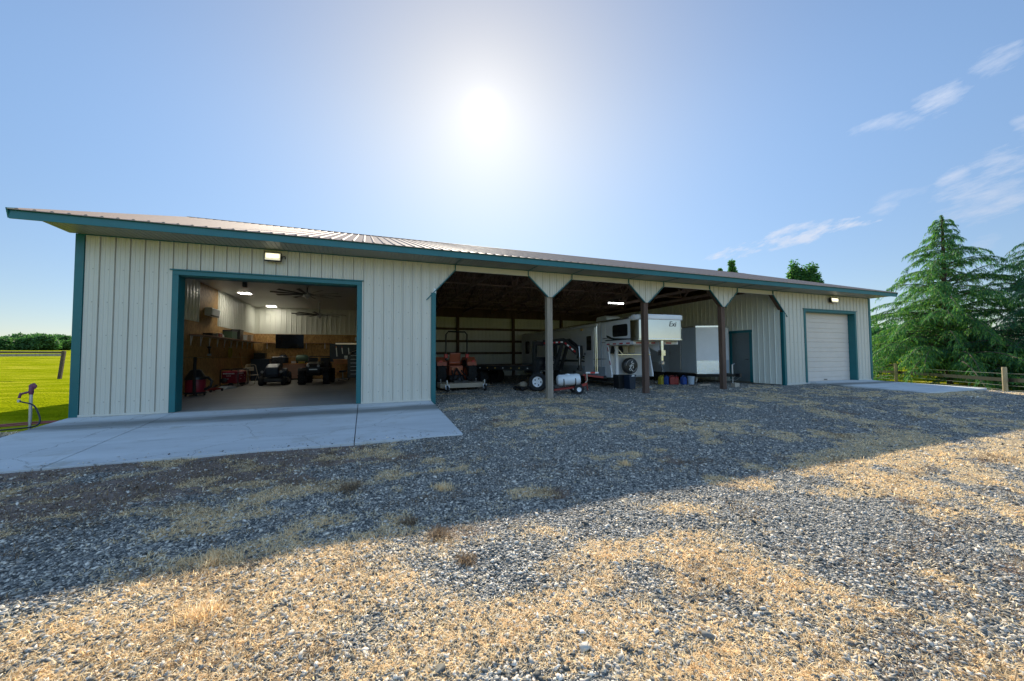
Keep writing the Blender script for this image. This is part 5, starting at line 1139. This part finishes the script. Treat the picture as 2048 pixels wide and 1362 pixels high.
def deodar(name, label, base, Ht, Rd, m, seed, nb=130, expo=.8, low=.03):
    global rng
    rng = np.random.default_rng(seed); t = thing(name, label, 'conifer', base)
    tr = MB(); tr.tube([(0, 0, -.3), (.04, .02, Ht * .3), (-.05, .03, Ht * .6), (0, 0, Ht * .86), (.05, 0, Ht * .97), (-.06, 0, Ht * .995), (-.16, 0, Ht * .985)], .145 * Ht / 10, 9, .008)
    P = []; D = []; Ls = []; limbs = MB()
    for i in range(nb):
        f = low + (1 - low) * ((i + rng.random()) / nb) ** 1.12
        if f > .97: continue
        L_ = Rd * (1 - f) ** expo * rng.choice([rng.uniform(.3, .75), rng.uniform(.7, 1.05), rng.uniform(.9, 1.25)]) + .2
        a = i * 2.39996 + rng.normal(0, .35); up = .50 - .30 * f + rng.normal(0, .15) + .25 * max(0, rng.normal(0, 1)) * (f > .4); dp = abs(up) * rng.uniform(.6, 1.0) + (.15 if f < .35 else .08) + .25 * max(0, f - .8)
        c, s_ = math.cos(a), math.sin(a); z0 = f * Ht; n_ = 10; pts = []; bend = rng.normal(0, .12)
        for k in range(n_ + 1):
            q = k / n_; aa = a + bend * q
            pts.append(Vector((math.cos(aa) * L_ * q, math.sin(aa) * L_ * q, z0 + L_ * (up * q - dp * q ** 2.3) - (.16 * q ** 6))))
        limbs.tube(pts, .010 + .010 * L_, 5, .004)
        for k in range(int(5 + L_ * 14)):
            q = .06 + .94 * rng.random() ** .75; idx = min(int(q * n_), n_ - 1); p = pts[idx].lerp(pts[idx + 1], q * n_ - idx); dr = (pts[idx + 1] - pts[idx]).normalized()
            sd = Vector((-dr.y, dr.x, 0)) * (1 if rng.random() < .5 else -1)
            tl = (.20 + .50 * (1 - q) ** .7) * (.30 + .30 * min(L_, 4)) * rng.uniform(.5, 1.25)
            dv = (sd * rng.uniform(.2, 1) + dr * rng.uniform(.45, 1.0) + Vector((0, 0, rng.normal(.05, .18)))).normalized(); hang = rng.uniform(.25, .7)
            m_ = int(5 + tl * 19)
            for g in range(m_):
                w_q = (g + rng.random()) / m_; pt = p + dv * tl * w_q + Vector((0, 0, -hang * tl * w_q ** 1.9 + rng.normal(0, .015)))
                P.append(pt); D.append(dv * .7 + Vector((rng.normal(0, .45), rng.normal(0, .45), -.3 - 1.1 * w_q))); Ls.append(rng.uniform(.08, .20))
    for k in range(260):
        q = rng.random() ** .6; z_ = Ht * (.9 + .1 * q); a = rng.uniform(0, 2 * PI); r_c = .22 * (1 - q) + .03
        P.append(Vector((.03 + r_c * math.cos(a) * rng.random() - (.12 * max(0, q - .7) / .3), r_c * math.sin(a) * rng.random(), z_))); D.append(Vector((math.cos(a), math.sin(a), -.9))); Ls.append(rng.uniform(.07, .16))
    P = np.array(P); D = np.array(D); Ls = np.array(Ls)
    V, F = fan_tris(leafquads(P, D, Ls, rng.uniform(.007, .017, len(P)), .3))
    tr.add(limbs.v, limbs.f); tr.build('trunk', BARK, t, smooth=True)
    raw('crown', V, F, m, t)
    return t, len(P)
c1 = deodar('deodar_cedar', 'tall feathery deodar cedar with drooping branch tips behind the right fence', (41.6, 2.1, -.75), 11.2, 6.2, CEDAR, 3, 260, .95)
c2 = deodar('deodar_cedar', 'darker cedar cut by the right edge of the photo', (43.3, -2.2, -.8), 10.4, 5.8, CEDAR2, 5, 250, .8)
def broad(name, label, base, Ht, Rd, m, seed, nclump, per, ls, cat='tree', z0=.25, shape=1., group=None, trunk=True):
    r = np.random.default_rng(seed); t = thing(name, label, cat, base, 0, group)
    tr = MB(); tr.tube([(0, 0, -.2), (.05 * Rd, 0, Ht * .4), (0, .03 * Rd, Ht * .85)], .035 * Ht * .6, 7, .02)
    P = []; D = []
    for k in range(nclump):
        u = r.normal(size=3); u /= np.linalg.norm(u); q = r.random() ** .45
        c = np.array([u[0] * Rd * q, u[1] * Rd * q, Ht * (z0 + (1 - z0) / 2) + u[2] * Ht * (1 - z0) / 2 * q])
        hh = (c[2] / Ht - z0) / (1 - z0); k_ = (1.02 - np.clip(hh, 0, 1)) if shape < 1 else np.sqrt(max(.06, 1 - (2 * hh - 1) ** 2)) ** .3
        c[:2] *= k_
        if k < 14: tr.tube([(0, 0, Ht * min(.7, max(.12, hh * .6))), tuple(c * np.array([.6, .6, .9])), tuple(c)], .012 * Ht * .5, 5, .006)
        s_ = Rd * r.uniform(.16, .32) * (.42 if shape < 1 else 1); p = r.normal(size=(per, 3)); p /= np.linalg.norm(p, axis=1, keepdims=True); p *= (r.random((per, 1)) ** .4) * s_; p[:, 2] *= .8
        P.append(c + p); D.append(p + r.normal(0, s_ * .5, (per, 3)) + np.array([0, 0, -.2 * s_]))
    P = np.concatenate(P); D = np.concatenate(D)
    V, F = fan_tris(leafquads(P, D, r.uniform(ls * .7, ls * 1.3, len(P)), r.uniform(ls * .22, ls * .36, len(P)), .1))
    tr.build('trunk', BARK, t, smooth=True); raw('crown', V, F, m, t)
    return t
def gzp(x, y): return float(gz(x, y)) - .1
broad('broadleaf_tree', 'leafy green tree right behind the far barn corner', (50.0, 9.6, -.8), 5.0, 2.3, BROAD, 21, 110, 90, .22)
broad('broadleaf_tree', 'round green tree farther back between barn corner and cedar', (58, 8.5, -.8), 6.2, 3.2, BROAD, 22, 110, 80, .26)
broad('broadleaf_tree', 'dense green tree deep behind the tall cedar', (56, -2.5, -.8), 7.0, 4.2, BROAD, 23, 150, 80, .28)
for k, (x_, y_, h_, r2, lab) in enumerate(((42.5, 7.0, 1.9, 1.5, 'low leafy shrub behind the fence next to the barn corner'), (45.5, 4.2, 1.4, 1.3, 'low rounded shrub behind the left fence post'), (41.0, -.6, 1.2, 1.3, 'weedy bush under the tall cedar'),
                                   (38.6, -1.6, .9, 1.0, 'small weedy bush along the fence wire'), (37.4, -4.2, 1.1, 1.2, 'leafy bush right of the near fence post'), (44, 1.0, 1.6, 1.6, 'shrub in the deep shade of the tall cedar'))):
    broad('shrub', lab, (x_, y_, gzp(x_, y_)), h_, r2, BROAD, 40 + k, 34, 60, .14, 'shrub', 0.0, 1., 'shrubs behind the right fence')
# tops of trees behind the roof
for k, (dx, dy, dz, dist, rad, sh, lab) in enumerate(((.7651, .6092, .2095, 62, 1.7, .5, 'pointed dark tree top behind the roof, right of the tiny one'), (.7523, .6284, .1985, 70, 1.0, .5, 'tiny tree top just showing over the roof ridge'),
                                               (.8330, .5190, .1935, 52, 1.7, .5, 'tallest of the three joined tree tops behind the roof'), (.8425, .5080, .1815, 52, 1.5, .5, 'middle of the three joined tree tops behind the roof'), (.8505, .4950, .1830, 52, 1.7, .5, 'right hand of the three joined tree tops behind the roof'))):
    zt = CAM.z + dz * dist
    broad('poplar_tree', lab, (CAM.x + dx * dist, CAM.y + dy * dist, -.8), zt + .8, rad * 1.9, BROAD, 60 + k, 420, 46, .24, 'tree', .15, sh, 'tree tops behind the roof')
# far grove on the pasture crest
gl = ['wide leftmost tree of the far grove beyond the pasture', 'rounded second tree of the far grove', 'tall third tree of the far grove', 'broad tree left of the middle of the far grove', 'tallest middle tree of the far grove', 'full tree right of the middle of the far grove', 'pale small tree at the front of the far grove', 'dense tree near the barn end of the far grove', 'last tree of the far grove beside the barn corner', 'dark tree half hidden by the barn corner']
for k in range(10):
    px = 12 + k * 14.5; a = math.atan((px - 1024) / 759.47) + math.atan2(.36073, .93181); d = 205 + 8 * ((k * 7) % 5)
    x_, y_ = CAM.x + d * math.sin(a), CAM.y + d * math.cos(a); hh = [7.0, 8.6, 9.4, 9.8, 10.8, 10.2, 7.0, 10.4, 9.6, 9.4][k]
    broad('grove_tree', gl[k], (x_, y_, float(fz(np.array(x_), np.array(y_))) - .5), hh * .57, [4.4, 3.8, 4, 4.4, 4.4, 4, 3.2, 4.4, 4.2, 4][k], GROVEL, 80 + k, 90, 70, .75, 'tree', .1, 1., 'trees of the far grove')
# dry weed clumps on the yard
rng = np.random.default_rng(99)
for k, (x_, y_, s_, lab) in enumerate(((5.59, -5.92, .16, 'largest brown weed clump on the shaded gravel in front of the concrete'), (6.40, -7.36, .11, 'brown tuft at the edge of the shade left of centre'), (6.63, -6.26, .12, 'dry tuft on shaded gravel right of the largest clump'),
                                 (6.18, -7.0, .08, 'small dry tuft just inside the shade edge'), (6.53, -7.85, .08, 'small brown tuft in the sunlit gravel'), (4.8, -7.84, .12, 'long bladed straw tuft in the sunlit left foreground'), (4.66, -7.1, .12, 'long bladed straw tuft by the shade edge at the left'), (9.26, -6.27, .1, 'flat tan tuft on the shaded gravel toward the middle bay'))):
    xx = x_ + rng.normal(0, s_ * .5, 60); yy = y_ + rng.normal(0, s_ * .5, 60)
    o = blades('weed_tuft', xx - x_, yy - y_, 0 * xx, s_ * .4, s_ * 1.0, .0022, [DEADG, DEADG, STRAW, DEADG, DEADG, STRAW, STRAW, STRAW][k], .85, 5, .014); o.location = (x_, y_, float(gzr(np.array(x_), np.array(y_))))
    tag(o, lab, 'weed tuft', 'dry weed tufts on the yard')

# ------------------------------------------------------------------ sky and sun
SUN = Vector((0.24484869, 0.79819213, 0.55039843)).normalized()
ld = bpy.data.lights.new('sun', 'SUN'); ld.energy = 5.0; ld.angle = R(.55); ld.color = (1, .90, .74)
lo = bpy.data.objects.new('sun', ld); COL.objects.link(lo); lo.rotation_euler = SUN.to_track_quat('Z', 'Y').to_euler(); lo.location = SUN * 60
Wd = bpy.data.worlds.new('World'); S.world = Wd; Wd.use_nodes = True; t = Wd.node_tree; N = t.nodes; L = t.links
bg = N['Background']; sk = N.new('ShaderNodeTexSky'); sk.sky_type = 'NISHITA'; sk.sun_disc = False; sk.sun_elevation = R(33.39); sk.sun_rotation = R(17.05)
sk.air_density = 1.0; sk.dust_density = .12; sk.ozone_density = 2.2; sk.altitude = 100
tc = N.new('ShaderNodeTexCoord'); G = tc.outputs['Generated']
def mth(op, a, b=None, v=None, cl=False):
    x = N.new('ShaderNodeMath'); x.operation = op; x.use_clamp = cl; L.new(a, x.inputs[0])
    if b is not None: L.new(b, x.inputs[1])
    if v is not None: x.inputs[1].default_value = v
    return x.outputs[0]
def dot(vec):
    x = N.new('ShaderNodeVectorMath'); x.operation = 'DOT_PRODUCT'; nv = N.new('ShaderNodeVectorMath'); nv.operation = 'NORMALIZE'; L.new(G, nv.inputs[0]); L.new(nv.outputs[0], x.inputs[0]); x.inputs[1].default_value = vec
    return x.outputs['Value']
ds = mth('MAXIMUM', dot(SUN), v=0.)
def glow(p, a): return mth('MULTIPLY', mth('POWER', ds, v=p), v=a)
gl_ = mth('ADD', mth('ADD', glow(9000, 16.), glow(2200, 1.7)), glow(220, .6))
wide = glow(11, 1.)
gc = N.new('ShaderNodeMix'); gc.data_type = 'RGBA'; gc.blend_type = 'ADD'; gc.inputs['Factor'].default_value = 1
gcol = N.new('ShaderNodeVectorMath'); gcol.operation = 'SCALE'; gcol.inputs[0].default_value = (1, .97, .93); L.new(gl_, gcol.inputs['Scale'])
tn = N.new('ShaderNodeMix'); tn.data_type = 'RGBA'; L.new(wide, tn.inputs['Factor']); tn.inputs['A'].default_value = (1, 1, .97, 1); tn.inputs['B'].default_value = (1, .98, .80, 1)
tm = N.new('ShaderNodeVectorMath'); tm.operation = 'MULTIPLY'; L.new(sk.outputs[0], tm.inputs[0]); L.new(tn.outputs['Result'], tm.inputs[1])
wc = N.new('ShaderNodeVectorMath'); wc.operation = 'SCALE'; wc.inputs[0].default_value = (1.55, .85, .25); L.new(wide, wc.inputs['Scale'])
ta = N.new('ShaderNodeVectorMath'); ta.operation = 'ADD'; L.new(tm.outputs[0], ta.inputs[0]); L.new(wc.outputs[0], ta.inputs[1])
L.new(ta.outputs[0], gc.inputs['A']); L.new(gcol.outputs[0], gc.inputs['B'])
# thin cloud streaks, each a long soft patch torn by noise
rgt = Vector(r_); upv = Vector(u_); fwd = Vector(w_)
def pdir(u, v): return (fwd + rgt * (u - 1024) / 759.47 - upv * (v - 681) / 759.47).normalized()
nz = N.new('ShaderNodeTexNoise'); nz.inputs['Scale'].default_value = 34; nz.inputs['Detail'].default_value = 9; nz.inputs['Roughness'].default_value = .66; E1 = (pdir(1950, 330) - pdir(1480, 500)).normalized(); E2 = E1.cross(pdir(1750, 400)).normalized()
cx_ = N.new('ShaderNodeCombineXYZ'); L.new(mth('MULTIPLY', dot(E1), v=.32), cx_.inputs[0]); L.new(dot(E2), cx_.inputs[1]); L.new(cx_.outputs[0], nz.inputs['Vector'])
tot = None
for (u0, v0, u1, v1, wd, st) in ((1470, 505, 1705, 452, 8, 1.9), (1540, 472, 1640, 447, 5, 1.3), (1745, 425, 1795, 410, 6, .6), (1750, 400, 1830, 382, 5, .35), (1890, 368, 1945, 350, 9, .7), (1960, 345, 2060, 300, 14, .85), (1900, 405, 2050, 385, 20, .75),
                              (1705, 262, 1820, 235, 8, .55), (1835, 212, 1930, 180, 10, .75), (1955, 150, 2045, 110, 12, .6), (2030, 262, 2070, 250, 10, .6), (1940, 492, 2000, 482, 9, .45), (1925, 430, 2000, 420, 9, .4)):
    p0, p1 = pdir(u0, v0), pdir(u1, v1); c = (p0 + p1).normalized(); e1 = (p1 - p0); e1 = (e1 - c * e1.dot(c)); half = e1.length / 2; e1.normalize(); e2 = c.cross(e1)
    a = mth('MULTIPLY', dot(e1), v=1 / (half * 1.25)); b = mth('MULTIPLY', dot(e2), v=1 / (wd / 520.))
    q = mth('ADD', mth('MULTIPLY', a, a), mth('MULTIPLY', b, b)); f = mth('MULTIPLY', mth('SUBTRACT', mth('MULTIPLY', nz.outputs['Fac'], v=4.6), mth('ADD', mth('MULTIPLY', q, v=.55), v=1.72)), v=st * .8, cl=True)
    front = mth('GREATER_THAN', dot(c), v=.3); f = mth('MULTIPLY', f, front)
    tot = f if tot is None else mth('MAXIMUM', tot, f)
cm = N.new('ShaderNodeMix'); cm.data_type = 'RGBA'; L.new(mth('MULTIPLY', tot, v=.5), cm.inputs['Factor']); L.new(gc.outputs['Result'], cm.inputs['A']); cm.inputs['B'].default_value = (7.2, 7.0, 6.9, 1)
# paler, dimmer air toward the horizon; sky behind the camera boosted, an added fill for the shade
def rng_(src, a, b, c, d):
    x = N.new('ShaderNodeMapRange'); x.interpolation_type = 'SMOOTHSTEP'; L.new(src, x.inputs['Value'])
    for k, v in zip(('From Min', 'From Max', 'To Min', 'To Max'), (a, b, c, d)): x.inputs[k].default_value = v
    return x.outputs[0]
hz = rng_(dot((0, 0, 1)), 0, .55, 0, 1)
hm = N.new('ShaderNodeMix'); hm.data_type = 'RGBA'; L.new(hz, hm.inputs['Factor']); hm.inputs['A'].default_value = (.57, .56, .61, 1); hm.inputs['B'].default_value = (1, 1, 1, 1)
sky_fill = rng_(dot((-SUN.x, -SUN.y, .35)), -.05, .75, 0, 1.9)
mv = N.new('ShaderNodeVectorMath'); mv.operation = 'MULTIPLY'; L.new(cm.outputs['Result'], mv.inputs[0]); L.new(hm.outputs['Result'], mv.inputs[1])
sky_fill = mth('MULTIPLY', sky_fill, rng_(dot((0, 0, 1)), .10, .45, 0, 1))
bt = N.new('ShaderNodeVectorMath'); bt.operation = 'SCALE'; bt.inputs[0].default_value = (1.12, 1.05, .95); L.new(sky_fill, bt.inputs['Scale'])
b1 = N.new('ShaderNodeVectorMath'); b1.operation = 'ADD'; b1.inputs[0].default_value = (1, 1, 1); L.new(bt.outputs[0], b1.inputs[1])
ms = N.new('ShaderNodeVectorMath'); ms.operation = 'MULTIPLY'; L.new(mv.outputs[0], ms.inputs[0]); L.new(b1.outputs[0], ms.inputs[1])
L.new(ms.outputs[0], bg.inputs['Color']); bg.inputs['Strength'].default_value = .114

S.view_settings.view_transform = 'Standard'; S.view_settings.look = 'None'; S.view_settings.exposure = .62; S.view_settings.gamma = 1
S.render.engine = 'CYCLES'
S.cycles.use_denoising = True
try: S.cycles.denoiser = 'OPENIMAGEDENOISE'; S.cycles.denoising_input_passes = 'RGB_ALBEDO_NORMAL'; S.cycles.denoising_prefilter = 'ACCURATE'
except Exception: pass
S.cycles.max_bounces = 8; S.cycles.diffuse_bounces = 5; S.cycles.glossy_bounces = 4; S.cycles.transmission_bounces = 4
S.cycles.caustics_reflective = False; S.cycles.caustics_refractive = False
S.cycles.sample_clamp_indirect = 6
